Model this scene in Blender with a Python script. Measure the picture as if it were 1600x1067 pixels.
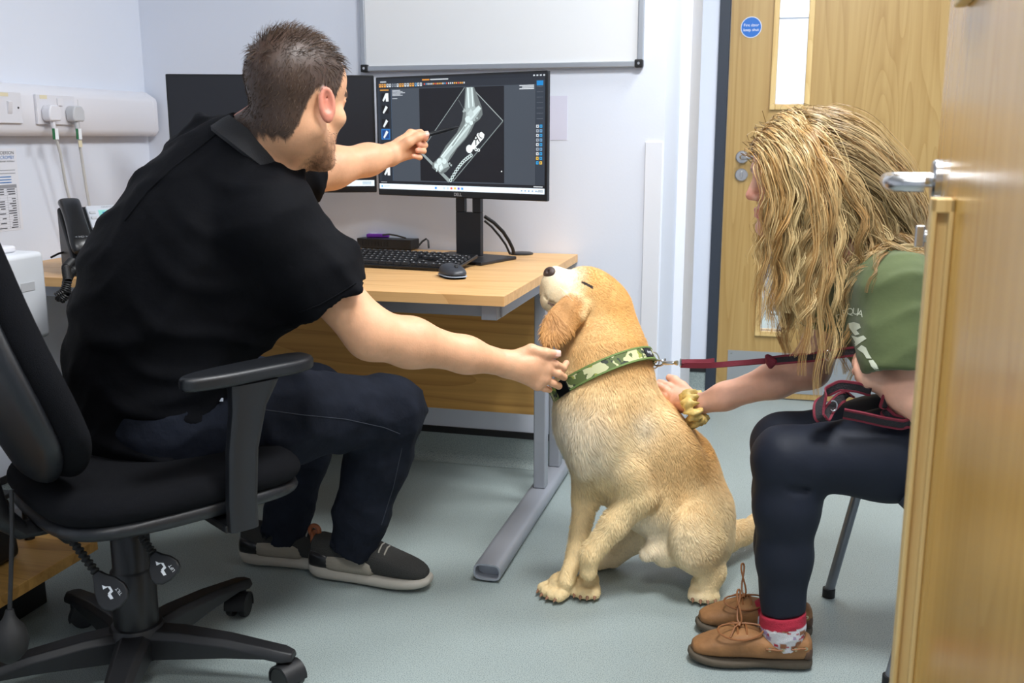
import bpy, bmesh, math, random
import numpy as np
from mathutils import Vector, Matrix
from mathutils.bvhtree import BVHTree

for o in list(bpy.data.objects):
    bpy.data.objects.remove(o)
scene = bpy.context.scene
COL = scene.collection
R = math.radians
random.seed(7)
rng = np.random.default_rng(11)

# ------------------------------------------------------------------ camera
FPX = 1556.0
PITCH, YAW, CAM_H = R(11.62), R(14.877), 1.098
cam_data = bpy.data.cameras.new('camera')
cam = bpy.data.objects.new('camera', cam_data)
COL.objects.link(cam)
cam_data.sensor_width = 36.0
cam_data.lens = FPX / 1600.0 * 36.0
cam.location = (0, 0, CAM_H)
cam.rotation_euler = (R(90) - PITCH, 0, YAW)
cam_data.clip_start = 0.05
cam_data.dof.use_dof = True
cam_data.dof.focus_distance = 2.35
cam_data.dof.aperture_fstop = 6.3
scene.camera = cam

# ------------------------------------------------------------------ world, lamps, exposure
world = bpy.data.worlds.new('world')
scene.world = world
world.use_nodes = True
bg = world.node_tree.nodes['Background']
bg.inputs[0].default_value = (0.86, 0.92, 1.0, 1)
bg.inputs[1].default_value = 0.08
scene.view_settings.view_transform = 'Standard'
scene.view_settings.look = 'None'
scene.view_settings.gamma = 1.0
scene.view_settings.use_curve_mapping = False
scene.view_settings.exposure = 0.08

def area_lamp(name, loc, size, power, color=(0.97, 0.985, 1.0), rot=(0, 0, 0), sy=None):
    d = bpy.data.lights.new(name, 'AREA')
    d.energy = power
    d.color = color
    d.shape = 'RECTANGLE'
    d.size = size
    d.size_y = sy or size
    o = bpy.data.objects.new(name, d)
    o.location = loc
    o.rotation_euler = rot
    COL.objects.link(o)
    return o

# recessed ceiling panels of the room (each sits just under its diffuser, built below)
CEIL = 2.55
PANELS = [(0.12, 1.6), (0.45, 2.85), (-0.15, 0.1)]
POWER = [48, 30, 22]
for (px_, py_), pw in zip(PANELS, POWER):
    area_lamp('panel_lamp', (px_, py_, CEIL - 0.03), 0.58, pw)
area_lamp('corridor_lamp', (0.3, 5.6, CEIL - 0.03), 0.58, 75, (1.0, 0.97, 0.94))

# ------------------------------------------------------------------ geometry helpers
FW = np.array([-math.sin(YAW) * math.cos(PITCH), math.cos(YAW) * math.cos(PITCH), -math.sin(PITCH)])
RT = np.array([math.cos(YAW), math.sin(YAW), 0.0])
UP = np.cross(RT, FW)
FH = np.array([-math.sin(YAW), math.cos(YAW), 0.0])
ZV = np.array([0, 0, 1.0])
CPOS = np.array([0, 0, CAM_H])

def ray(u, v):
    return FW + RT * (u - 800) / FPX - UP * (v - 533.5) / FPX
def pt(u, v, t):                      # a point seen at (u, v), t metres in front of the viewer
    return CPOS + ray(u, v) * t
def onz(u, v, z=0.0):                 # ... on a level plane
    d = ray(u, v)
    return CPOS + d * ((z - CAM_H) / d[2])
def ony(u, v, y):
    d = ray(u, v)
    return CPOS + d * (y / d[1])
def onx(u, v, x):
    d = ray(u, v)
    return CPOS + d * (x / d[0])

def nrm(v):
    v = np.asarray(v, float)
    return v / max(np.linalg.norm(v), 1e-12)

def srgb(r, g=None, b=None):
    if g is None:
        h = r.lstrip('#')
        r, g, b = (int(h[i:i + 2], 16) for i in (0, 2, 4))
    f = lambda c: (c / 12.92 if c <= 0.04045 else ((c + 0.055) / 1.055) ** 2.4)
    return tuple(f(c / 255.0) for c in (r, g, b))

class MB:
    """collects verts / faces of ONE mesh"""
    def __init__(s):
        s.v, s.f, s.c = [], [], []
        s.cur = None
    def add(s, vs, fs, M=None, col=None):
        n = len(s.v)
        for p in vs:
            p = Vector(p)
            if M is not None:
                p = M @ p
            s.v.append(tuple(p))
        for f in fs:
            s.f.append(tuple(i + n for i in f))
            s.c.append(col)
        return s
    def box(s, c, size, M=None, taper=1.0, col=None):
        x, y, z = size[0] / 2, size[1] / 2, size[2] / 2
        vs = []
        for k in (-1, 1):
            t = taper if k > 0 else 1.0
            for (i, j) in ((-1, -1), (1, -1), (1, 1), (-1, 1)):
                vs.append((c[0] + i * x * t, c[1] + j * y * t, c[2] + k * z))
        fs = [(3, 2, 1, 0), (4, 5, 6, 7), (0, 1, 5, 4), (1, 2, 6, 5), (2, 3, 7, 6), (3, 0, 4, 7)]
        return s.add(vs, fs, M, col)
    def bx(s, a, b, M=None, col=None):
        c = [(p + q) / 2 for p, q in zip(a, b)]
        return s.box(c, [abs(p - q) for p, q in zip(a, b)], M, col=col)
    def tube(s, path, rad, n=10, caps=True, M=None, flat=None, col=None):
        """round tube along a polyline; flat=(axis, k) squashes the section"""
        P = [np.asarray(p, float) for p in path]
        if not hasattr(rad, '__len__'):
            rad = [rad] * len(P)
        vs, fs = [], []
        nprev = None
        for i, p in enumerate(P):
            d = nrm(P[min(i + 1, len(P) - 1)] - P[max(i - 1, 0)])
            if nprev is None:
                a = np.array([0, 0, 1.0]) if abs(d[2]) < 0.9 else np.array([1.0, 0, 0])
                nprev = nrm(a - d * (a @ d))
            else:
                nprev = nrm(nprev - d * (nprev @ d))
            b = np.cross(d, nprev)
            for k in range(n):
                a = 2 * math.pi * k / n
                q = nprev * math.cos(a) + b * math.sin(a)
                if flat is not None:
                    ax = nrm(flat[0])
                    q = q - ax * (q @ ax) * (1 - flat[1])
                vs.append(p + q * rad[i])
        for i in range(len(P) - 1):
            for k in range(n):
                k2 = (k + 1) % n
                fs.append((i * n + k, i * n + k2, (i + 1) * n + k2, (i + 1) * n + k))
        if caps:
            fs.append(tuple(range(n - 1, -1, -1)))
            m = (len(P) - 1) * n
            fs.append(tuple(range(m, m + n)))
        return s.add(vs, fs, M, col)
    def cyl(s, a, b, r, r2=None, n=20, M=None, col=None):
        return s.tube([a, b], [r, r if r2 is None else r2], n, True, M, col=col)
    def lathe(s, prof, n=24, M=None, col=None):
        vs, fs = [], []
        m = len(prof)
        for (r, z) in prof:
            for k in range(n):
                a = 2 * math.pi * k / n
                vs.append((r * math.cos(a), r * math.sin(a), z))
        for i in range(m - 1):
            for k in range(n):
                k2 = (k + 1) % n
                fs.append((i * n + k, i * n + k2, (i + 1) * n + k2, (i + 1) * n + k))
        fs.append(tuple(range(n - 1, -1, -1)))
        fs.append(tuple(range((m - 1) * n, m * n)))
        return s.add(vs, fs, M, col)
    def prism(s, poly, h0, h1, M=None, col=None):
        """polygon in local xy extruded from z=h0 to h1"""
        n = len(poly)
        vs = [(p[0], p[1], h0) for p in poly] + [(p[0], p[1], h1) for p in poly]
        fs = [tuple(range(n - 1, -1, -1)), tuple(range(n, 2 * n))]
        fs += [(k, (k + 1) % n, (k + 1) % n + n, k + n) for k in range(n)]
        return s.add(vs, fs, M, col)
    def quad(s, a, b, c, d, col=None, M=None):
        return s.add([a, b, c, d], [(0, 1, 2, 3)], M, col)
    def build(s, name, mat=None, parent=None, bevel=0.0, seg=2, smooth=40, sub=0):
        me = bpy.data.meshes.new(name)
        off = Vector((0, 0, 0))
        me.from_pydata(s.v, [], s.f)
        if any(c is not None for c in s.c):
            at = me.color_attributes.new('Col', 'FLOAT_COLOR', 'CORNER')
            i = 0
            for f, c in zip(s.f, s.c):
                c = c or (0.8, 0.8, 0.8)
                for _ in f:
                    at.data[i].color = (c[0], c[1], c[2], 1)
                    i += 1
        bm = bmesh.new(); bm.from_mesh(me)
        bmesh.ops.recalc_face_normals(bm, faces=bm.faces)
        bm.to_mesh(me); bm.free()
        if smooth:
            me.polygons.foreach_set('use_smooth', [True] * len(me.polygons))
            me.set_sharp_from_angle(angle=R(smooth))
        return link(name, me, mat, parent, bevel, seg, sub)

def link(name, me, mat=None, parent=None, bevel=0.0, seg=2, sub=0):
    o = bpy.data.objects.new(name, me)
    COL.objects.link(o)
    if mat is not None:
        me.materials.append(mat)
    if parent is not None:
        o.parent = parent
    if bevel:
        m = o.modifiers.new('bevel', 'BEVEL')
        m.width = bevel; m.segments = seg; m.limit_method = 'ANGLE'; m.angle_limit = R(40)
        m.harden_normals = True
    if sub:
        m = o.modifiers.new('sub', 'SUBSURF'); m.levels = sub; m.render_levels = sub
    return o

def thing(name, label, cat, loc=(0, 0, 0), rz=0.0, group=None):
    o = bpy.data.objects.new(name, None)
    o.empty_display_size = 0.05
    COL.objects.link(o)
    o.location = loc
    o.rotation_euler = (0, 0, rz)
    return tag(o, label, cat, group)

def tag(o, label=None, cat=None, group=None, kind=None):
    if label: o['label'] = label
    if cat: o['category'] = cat
    if group: o['group'] = group
    if kind: o['kind'] = kind
    return o

def struct(o, label=None):
    o['kind'] = 'structure'
    if label: o['label'] = label
    return o

def rebase(o, root):
    """parent a mesh whose vertices are in world space to an empty that stands elsewhere"""
    M = Matrix.Translation(root.location) @ Matrix.Rotation(root.rotation_euler.z, 4, 'Z')
    o.data.transform(M.inverted())
    o.parent = root
    return o

def text_mesh(txt, size, align='CENTER', extrude=0.0):
    cu = bpy.data.curves.new('txt', 'FONT')
    cu.body = txt; cu.size = size; cu.align_x = align; cu.align_y = 'CENTER'; cu.extrude = extrude
    cu.resolution_u = 3
    o = bpy.data.objects.new('txt', cu)
    COL.objects.link(o)
    dg = bpy.context.evaluated_depsgraph_get()
    me = bpy.data.meshes.new_from_object(o.evaluated_get(dg))
    bpy.data.objects.remove(o)
    return me

def text(name, txt, size, M, mat, parent, align='CENTER'):
    me = text_mesh(txt, size, align)
    me.name = name
    me.materials.clear()
    me.transform(M)
    return link(name, me, mat, parent)

def frame(o, x, z):
    """matrix with local x along x, local z along z, origin o"""
    x = nrm(x); z = np.asarray(z, float); z = nrm(z - x * (z @ x)); y = np.cross(z, x)
    return Matrix(((x[0], y[0], z[0], o[0]), (x[1], y[1], z[1], o[1]), (x[2], y[2], z[2], o[2]), (0, 0, 0, 1)))

# ------------------------------------------------------------------ materials
def mat(name, col, rough=0.5, metal=0.0, bump=0.0, bscale=200.0, var=0.0, vscale=30.0, emit=None, estr=0.0,
        coat=0.0, attr=False, sheen=0.0, sss=0.0, stretch=None, spec=0.5, coords='Object', detail=3.0):
    m = bpy.data.materials.new(name)
    m.use_nodes = True
    nt = m.node_tree; nd = nt.nodes; ln = nt.links
    b = nd['Principled BSDF']
    b.inputs['Base Color'].default_value = (*col, 1)
    b.inputs['Roughness'].default_value = rough
    b.inputs['Metallic'].default_value = metal
    b.inputs['Specular IOR Level'].default_value = spec
    b.inputs['Coat Weight'].default_value = coat
    if sheen:
        b.inputs['Sheen Weight'].default_value = sheen
    if sss:
        b.inputs['Subsurface Weight'].default_value = sss
        b.inputs['Subsurface Radius'].default_value = (0.9, 0.35, 0.2)
        b.inputs['Subsurface Scale'].default_value = 0.008
    csock = None
    if attr:
        a = nd.new('ShaderNodeVertexColor'); a.layer_name = 'Col'
        csock = a.outputs['Color']
    tc = mp = None
    def vec():
        nonlocal tc, mp
        if mp is None:
            tc = nd.new('ShaderNodeTexCoord'); mp = nd.new('ShaderNodeMapping')
            if stretch: mp.inputs['Scale'].default_value = stretch
            ln.new(tc.outputs[coords], mp.inputs['Vector'])
        return mp.outputs['Vector']
    if var:
        n = nd.new('ShaderNodeTexNoise'); n.inputs['Scale'].default_value = vscale; n.inputs['Detail'].default_value = 4
        ln.new(vec(), n.inputs['Vector'])
        mr = nd.new('ShaderNodeMapRange'); mr.inputs['From Min'].default_value = 0.3; mr.inputs['From Max'].default_value = 0.7
        mr.inputs['To Min'].default_value = 1 - var; mr.inputs['To Max'].default_value = 1 + var
        ln.new(n.outputs['Fac'], mr.inputs['Value'])
        mx = nd.new('ShaderNodeMix'); mx.data_type = 'RGBA'; mx.blend_type = 'MULTIPLY'; mx.inputs[0].default_value = 1
        if csock is not None: ln.new(csock, mx.inputs[6])
        else: mx.inputs[6].default_value = (*col, 1)
        ln.new(mr.outputs['Result'], mx.inputs[7])
        csock = mx.outputs[2]
    if csock is not None:
        ln.new(csock, b.inputs['Base Color'])
    if bump:
        n = nd.new('ShaderNodeTexNoise'); n.inputs['Scale'].default_value = bscale; n.inputs['Detail'].default_value = detail
        ln.new(vec(), n.inputs['Vector'])
        bp = nd.new('ShaderNodeBump'); bp.inputs['Strength'].default_value = bump; bp.inputs['Distance'].default_value = 0.004
        ln.new(n.outputs['Fac'], bp.inputs['Height']); ln.new(bp.outputs['Normal'], b.inputs['Normal'])
    if emit is not None:
        b.inputs['Emission Color'].default_value = (*emit, 1); b.inputs['Emission Strength'].default_value = estr
    elif estr and csock is not None:
        ln.new(csock, b.inputs['Emission Color']); b.inputs['Emission Strength'].default_value = estr
    return m

def wood(name, c1, c2, scale=(1, 1, 1), axis='Z', rough=0.4, coat=0.0, ring=5.0, fine=90.0):
    """long soft grain running along one axis"""
    m = bpy.data.materials.new(name); m.use_nodes = True
    nt = m.node_tree; nd = nt.nodes; ln = nt.links; b = nd['Principled BSDF']
    b.inputs['Roughness'].default_value = rough; b.inputs['Coat Weight'].default_value = coat
    b.inputs['Coat Roughness'].default_value = 0.25
    tc = nd.new('ShaderNodeTexCoord')
    def noise(sc, along, det, dist=0.0):
        mp = nd.new('ShaderNodeMapping')
        s = [sc, sc, sc]; s['XYZ'.index(axis)] = along
        mp.inputs['Scale'].default_value = s
        ln.new(tc.outputs['Object'], mp.inputs['Vector'])
        n = nd.new('ShaderNodeTexNoise'); n.inputs['Scale'].default_value = 1.0; n.inputs['Detail'].default_value = det
        n.inputs['Distortion'].default_value = dist
        ln.new(mp.outputs['Vector'], n.inputs['Vector'])
        return n.outputs['Fac']
    a = noise(ring, ring * 0.10, 1.5, 0.4)
    # contour lines of a smooth field = cathedral grain
    mu = nd.new('ShaderNodeMath'); mu.operation = 'MULTIPLY'; mu.inputs[1].default_value = 16.0; ln.new(a, mu.inputs[0])
    fr = nd.new('ShaderNodeMath'); fr.operation = 'FRACT'; ln.new(mu.outputs[0], fr.inputs[0])
    pw = nd.new('ShaderNodeMath'); pw.operation = 'POWER'; pw.inputs[1].default_value = 3.0; ln.new(fr.outputs[0], pw.inputs[0])
    f = noise(fine, fine * 0.02, 3.0)
    w1 = nd.new('ShaderNodeMath'); w1.operation = 'MULTIPLY_ADD'; w1.inputs[1].default_value = 0.38
    ln.new(pw.outputs[0], w1.inputs[0]); ln.new(f, w1.inputs[2])
    mr = nd.new('ShaderNodeMapRange'); mr.inputs['From Min'].default_value = 0.3; mr.inputs['From Max'].default_value = 1.0
    ln.new(w1.outputs[0], mr.inputs['Value'])
    mx = nd.new('ShaderNodeMix'); mx.data_type = 'RGBA'
    mx.inputs[6].default_value = (*c1, 1); mx.inputs[7].default_value = (*c2, 1)
    ln.new(mr.outputs['Result'], mx.inputs[0]); ln.new(mx.outputs[2], b.inputs['Base Color'])
    return m

M_white = mat('wall_paint', srgb(222, 228, 240), 0.75, bump=0.05, bscale=160)
M_ceil = mat('ceiling_tile', srgb(232, 233, 234), 0.9, bump=0.3, bscale=120)
M_trimw = mat('white_gloss_trim', srgb(228, 231, 238), 0.4)
M_plasw = mat('white_plastic', srgb(226, 226, 232), 0.35)
M_plasg = mat('pale_grey_plastic', srgb(196, 198, 202), 0.4)
M_navy = mat('dark_slate_paint', srgb(46, 54, 66), 0.5)
M_blackp = mat('black_plastic', srgb(17, 18, 20), 0.42, bump=0.05, bscale=900)
M_blackg = mat('black_satin_plastic', srgb(14, 15, 17), 0.28)
M_blackm = mat('black_moulded_plastic', srgb(19, 20, 23), 0.5, bump=0.08, bscale=700)
M_darkmetal = mat('dark_metal', srgb(52, 53, 56), 0.38, metal=0.6)
M_alu = mat('anodised_aluminium', srgb(176, 180, 186), 0.38, metal=0.75)
M_silver = mat('silver_powder_coat', srgb(158, 162, 170), 0.45, metal=0.35)
M_chrome = mat('satin_chrome', srgb(196, 196, 196), 0.24, metal=1.0)
M_steel = mat('brushed_steel', srgb(176, 180, 184), 0.4, metal=0.65, bump=0.05, bscale=300, stretch=(1, 1, 40))
M_oak = wood('oak_laminate', srgb(228, 184, 126), srgb(204, 154, 96), axis='X', rough=0.42, ring=4.0, fine=70)
M_oakd = wood('oak_panel', srgb(226, 176, 98), srgb(192, 140, 68), axis='X', rough=0.5, ring=4.0, fine=70)
M_ash = wood('ash_veneer', srgb(188, 156, 98), srgb(166, 131, 74), axis='Z', rough=0.36, coat=0.15, ring=5.5, fine=60)
M_ashlip = wood('pale_lipping', srgb(226, 196, 134), srgb(208, 172, 108), axis='Z', rough=0.42, ring=5.0, fine=80)
M_ashgloss = wood('varnished_veneer', srgb(212, 164, 76), srgb(188, 138, 54), axis='Z', rough=0.24, coat=0.3, ring=5.0, fine=60)
M_cable = mat('black_cable', srgb(18, 18, 20), 0.5)
M_cablew = mat('grey_white_cable', srgb(196, 196, 194), 0.5)
M_rubber = mat('black_rubber', srgb(20, 20, 21), 0.7)
# ------------------------------------------------------------------ the room
WY, LX = 3.13, -2.157          # back wall, left wall
RX = -0.348                    # where the back wall ends and the recess begins
DY = 4.27                      # far door wall
# vinyl floor with fine speckle
mf = bpy.data.materials.new('speckled_vinyl'); mf.use_nodes = True
_n = mf.node_tree.nodes; _l = mf.node_tree.links; _b = _n['Principled BSDF']
_b.inputs['Roughness'].default_value = 0.42
_tc = _n.new('ShaderNodeTexCoord')
_n1 = _n.new('ShaderNodeTexNoise'); _n1.inputs['Scale'].default_value = 420; _n1.inputs['Detail'].default_value = 2
_n2 = _n.new('ShaderNodeTexNoise'); _n2.inputs['Scale'].default_value = 2.2; _n2.inputs['Detail'].default_value = 4
_cr = _n.new('ShaderNodeValToRGB')
_cr.color_ramp.elements[0].position = 0.36; _cr.color_ramp.elements[0].color = (*srgb(116, 128, 127), 1)
_cr.color_ramp.elements[1].position = 0.52; _cr.color_ramp.elements[1].color = (*srgb(160, 172, 170), 1)
_mr = _n.new('ShaderNodeMapRange'); _mr.inputs['To Min'].default_value = 0.9; _mr.inputs['To Max'].default_value = 1.08
_mx = _n.new('ShaderNodeMix'); _mx.data_type = 'RGBA'; _mx.blend_type = 'MULTIPLY'; _mx.inputs[0].default_value = 1
_l.new(_tc.outputs['Object'], _n1.inputs['Vector']); _l.new(_tc.outputs['Object'], _n2.inputs['Vector'])
_l.new(_n1.outputs['Fac'], _cr.inputs['Fac']); _l.new(_n2.outputs['Fac'], _mr.inputs['Value'])
_l.new(_cr.outputs['Color'], _mx.inputs[6]); _l.new(_mr.outputs['Result'], _mx.inputs[7]); _l.new(_mx.outputs[2], _b.inputs['Base Color'])
_bp = _n.new('ShaderNodeBump'); _bp.inputs['Strength'].default_value = 0.06; _bp.inputs['Distance'].default_value = 0.002
_l.new(_n1.outputs['Fac'], _bp.inputs['Height']); _l.new(_bp.outputs['Normal'], _b.inputs['Normal'])
M_floor = mf

struct(MB().bx((-2.4, -1.6, -0.1), (2.2, 7.2, 0)).build('floor', M_floor))
struct(MB().bx((-2.4, -1.6, CEIL), (2.2, 7.2, CEIL + 0.1)).build('ceiling', M_ceil))
struct(MB().bx((LX, WY, 0), (RX, WY + 0.14, CEIL)).bx((RX - 0.14, WY + 0.14, 0), (RX, DY, CEIL)).build('wall_back', M_white))
struct(MB().bx((LX - 0.14, -1.6, 0), (LX, WY + 0.14, CEIL)).build('wall_left', M_white))
struct(MB().bx((RX - 0.14, DY, 0), (-0.267, DY + 0.1, CEIL)).bx((0.72, DY, 0), (2.2, DY + 0.1, CEIL))
       .bx((-0.267, DY, 2.06), (0.72, DY + 0.1, CEIL)).build('wall_recess', M_white))
struct(MB().bx((2.1, -1.6, 0), (2.2, 7.2, CEIL)).build('wall_right', M_white))
struct(MB().bx((-2.4, -1.6, 0), (2.2, -1.5, CEIL)).build('wall_front', M_white))
# corridor behind the far door
struct(MB().bx((-1.6, 7.1, 0), (2.2, 7.2, CEIL)).bx((-1.7, DY + 0.1, 0), (-1.6, 7.2, CEIL)).build('wall_corridor', M_white))
# shallow boxed pillar in the recess
struct(MB().bx((RX, 3.56, 0), (RX + 0.035, 3.98, CEIL)).build('trim_1', M_trimw, bevel=0.002))
# flush vertical cable cover on the back wall
struct(MB().bx((-0.405, WY - 0.006, 0), (-0.352, WY, 1.082)).build('trim_2', M_trimw, bevel=0.001))

# coved vinyl skirting with black capping strip
def skirting(name, a, b, nrm_):
    a = np.array([*a, 0.0]); b = np.array([*b, 0.0]); n_ = np.array([*nrm_, 0.0])
    prof = [(0.0, 0.1), (0.004, 0.1), (0.004, 0.03), (0.008, 0.015), (0.016, 0.006), (0.03, 0.001), (0.0, 0.001)]
    m = MB(); k = len(prof)
    vs = [a + n_ * d + ZV * z for d, z in prof] + [b + n_ * d + ZV * z for d, z in prof]
    m.add(vs, [(i, (i + 1) % k, (i + 1) % k + k, i + k) for i in range(k)])
    o = struct(m.build(name, M_floor, smooth=50))
    c = MB()
    p2 = [(0.0, 0.122), (0.005, 0.122), (0.007, 0.1), (0.0, 0.1)]
    vs = [a + n_ * d + ZV * z for d, z in p2] + [b + n_ * d + ZV * z for d, z in p2]
    c.add(vs, [(i, (i + 1) % 4, (i + 1) % 4 + 4, i + 4) for i in range(4)] + [(3, 2, 1, 0), (4, 5, 6, 7)])
    c.build('capping_strip', M_rubber, o, smooth=0)
skirting('baseboard_back', (LX, WY), (RX, WY), (0, -1))
skirting('baseboard_left', (LX, 0.2), (LX, WY), (1, 0))
skirting('baseboard_recess', (RX, DY), (-0.267, DY), (0, -1))
skirting('baseboard_return', (RX, WY), (RX, DY), (1, 0))

# ceiling light panels
M_diff = mat('light_diffuser', (1, 1, 1), 0.5, emit=(0.98, 0.99, 1.0), estr=4.0)
cors = ['above the dog', 'above the far door', 'nearest the camera']
for (x, y), w in zip(PANELS + [(0.3, 5.6)], cors + ['in the corridor beyond the far door']):
    t_ = thing('ceiling_light', 'square white ceiling light panel ' + w, 'ceiling light', (x, y, CEIL), group='ceiling light panels')
    MB().bx((-.28, -.28, -.012), (.28, .28, -.002)).build('diffuser', M_diff, t_)
    m = MB()
    for s in (-1, 1):
        m.bx((s * .28, -.3, -.018), (s * .3, .3, 0)); m.bx((-.28, s * .28, -.018), (.28, s * .3, 0))
    m.build('frame', M_trimw, t_)
# lit fitting on the corridor end wall, seen through the far door's glass
c0_, c1_ = ony(1221, 24, 7.07), ony(1263, 8, 7.07)
t_ = thing('corridor_light', 'bright rectangular wall light seen through the far door glass', 'wall light', ((c0_[0] + c1_[0]) / 2, 7.1, (c0_[2] + c1_[2]) / 2))
lw_, lh_ = (c1_[0] - c0_[0]) / 2, (c1_[2] - c0_[2]) / 2
MB().bx((-lw_, -.035, -lh_), (lw_, -.012, lh_)).build('diffuser', M_diff, t_, bevel=0.004)
MB().bx((-lw_ - .012, -.02, -lh_ - .012), (lw_ + .012, 0, lh_ + .012)).build('housing', M_trimw, t_)

# ------------------------------------------------------------------ far door
M_glass = bpy.data.materials.new('glass_pane'); M_glass.use_nodes = True
_b = M_glass.node_tree.nodes['Principled BSDF']
_b.inputs['Transmission Weight'].default_value = 1.0; _b.inputs['Roughness'].default_value = 0.02; _b.inputs['IOR'].default_value = 1.05
_b.inputs['Base Color'].default_value = (0.97, 0.99, 0.98, 1)
M_sign = mat('blue_sign', srgb(22, 104, 190), 0.4)
M_print = mat('white_print', srgb(235, 240, 245), 0.6)

def beading(x0, x1, z0, z1, y, s=1, w=0.022, d=0.014):
    """raised wooden frame round a vision panel; s: towards -y (1)"""
    m = MB()
    m.bx((x0 - w, y - d * s, z0 - w), (x0, y, z1 + w)); m.bx((x1, y - d * s, z0 - w), (x1 + w, y, z1 + w))
    m.bx((x0, y - d * s, z0 - w), (x1, y, z0)); m.bx((x0, y - d * s, z1), (x1, y, z1 + w))
    return m
def panel_door(name, label, w, h, vps, lever_x, leafmat, side=1):
    """leaf in local x 0..w, faces at y=-.022/.022; vps = vision panels (x0, x1, z0, z1)"""
    o = bpy.data.objects.new(name, None); COL.objects.link(o); struct(o, label)
    m = MB()
    xs = sorted({0, w, *[v[0] for v in vps], *[v[1] for v in vps]})
    zs = sorted({0.006, h, *[v[2] for v in vps], *[v[3] for v in vps]})
    for i in range(len(xs) - 1):
        for j in range(len(zs) - 1):
            cx, cz = (xs[i] + xs[i + 1]) / 2, (zs[j] + zs[j + 1]) / 2
            if any(v[0] < cx < v[1] and v[2] < cz < v[3] for v in vps):
                continue
            for yy in (-.022, .022):
                m.quad((xs[i], yy, zs[j]), (xs[i + 1], yy, zs[j]), (xs[i + 1], yy, zs[j + 1]), (xs[i], yy, zs[j + 1]))
    for x0, x1, z0, z1 in [(0, w, .006, h)] + list(vps):
        for a_, b_ in (((x0, z0), (x1, z0)), ((x1, z0), (x1, z1)), ((x1, z1), (x0, z1)), ((x0, z1), (x0, z0))):
            m.quad((a_[0], -.022, a_[1]), (b_[0], -.022, b_[1]), (b_[0], .022, b_[1]), (a_[0], .022, a_[1]))
    leaf = m.build('leaf', leafmat, o, smooth=0)
    for v in vps:
        beading(*v, -.022, 1).build('beading', M_ashlip, o, bevel=0.003)
        beading(*v, .022, -1).build('beading', M_ashlip, o, bevel=0.003)
        MB().bx((v[0], -.004, v[2]), (v[1], .004, v[3])).build('glass_pane', M_glass, o)
    return o
def lever(parent, x, z, y, s, dirx):
    """lever on a rose plus a thumb turn below, on the face at y, pointing outwards s"""
    Mx = Matrix.Translation((x, y, z)) @ Matrix.Rotation(R(90) * s, 4, 'X')
    h = MB().lathe([(0.026, 0), (0.026, 0.008), (0.023, 0.011)], 28, Mx).build('rose', M_chrome, parent)
    n = s
    path = [(0, 0, 0.008), (0, 0, 0.05), (dirx * .005, 0, .06), (dirx * .015, 0, .064), (dirx * .105, 0, .064), (dirx * .118, 0, .06), (dirx * .124, 0, .05), (dirx * .124, 0, .03)]
    MB().tube(path, 0.0095, 14, M=Mx).build('lever_handle', M_chrome, parent)
    M2 = Matrix.Translation((x, y, z - 0.072)) @ Matrix.Rotation(R(90) * s, 4, 'X')
    MB().lathe([(0.026, 0), (0.026, 0.008), (0.023, 0.011)], 28, M2).build('lock_rose', M_chrome, parent)
    MB().cyl((0, 0, .008), (0, 0, .015), .008, M=M2).box((0, 0, .019), (.007, .028, .012), M2).build('thumb_turn', M_chrome, parent, bevel=0.002)

fd = panel_door('door_1', 'closed pale ash fire door with blue sign and steel kick plate', 0.93, 2.03,
                [(0.188, 0.300, 1.226, 1.85), (0.175, 0.262, 0.295, 0.80)], 0.07, M_ash)
fd.location = (-0.222, DY + 0.02, 0)
lever(fd, 0.068, 1.016, -.022, 1, 1)
MB().bx((0.046, -.0245, 0.03), (0.88, -.022, 0.204)).build('kick_plate', M_steel, fd)
for sx in (0.06, 0.45, 0.86):
    for sz in (0.045, 0.19):
        MB().cyl((sx, -.0245, sz), (sx, -.0258, sz), .004, n=10).build('screw', M_chrome, fd)
sg = MB().cyl((0.08, -.022, 1.527), (0.08, -.0245, 1.527), .041, n=36).build('fire_sign', M_sign, fd)
ring_ = MB()
for k in range(36):
    a0, a1 = 2 * math.pi * k / 36, 2 * math.pi * (k + 1) / 36
    ring_.quad(*[(0.08 + r * math.cos(a), -.0249, 1.527 + r * math.sin(a)) for r, a in ((.0385, a0), (.0408, a0), (.0408, a1), (.0385, a1))])
ring_.build('sign_rim', M_print, sg)
for t0, dz in (('Fire door', .008), ('keep shut', -.010)):
    text('sign_text', t0, 0.0155, frame((0.08, -.0252, 1.527 + dz), (1, 0, 0), (0, -1, 0)), M_print, sg)
# dark frame of the far door
fr_ = MB()
fr_.bx((-.267, DY - .012, 0), (-.225, DY + .1, 2.06)).bx((.712, DY - .012, 0), (.754, DY + .1, 2.06)).bx((-.267, DY - .012, 2.034), (.754, DY + .1, 2.076))
struct(fr_.build('door_frame', M_navy, bevel=0.002))

# ------------------------------------------------------------------ near door, standing open at the right
nd_ = panel_door('door_2', 'open varnished door in the right foreground with satin lever handle', 0.86, 2.03,
                 [(0.20, 0.33, 1.262, 1.85)], 0.05, M_ashgloss)
nd_.location = (0.222, 1.44, 0)
nd_.rotation_euler = (0, 0, R(-92.3))
lever(nd_, 0.062, 1.044, -.022, 1, 1)
# pale lipping strip below the handle, with a shallow rebate
MB().bx((.20, -.046, .02), (.226, -.022, 1.030)).bx((.226, -.046, .02), (.236, -.040, 1.030)).bx((.226, -.028, .02), (.236, -.022, 1.030)).bx((.226, -.046, 1.014), (.236, -.022, 1.030)).build('lipping_strip', M_ashlip, nd_, bevel=0.002)
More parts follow.
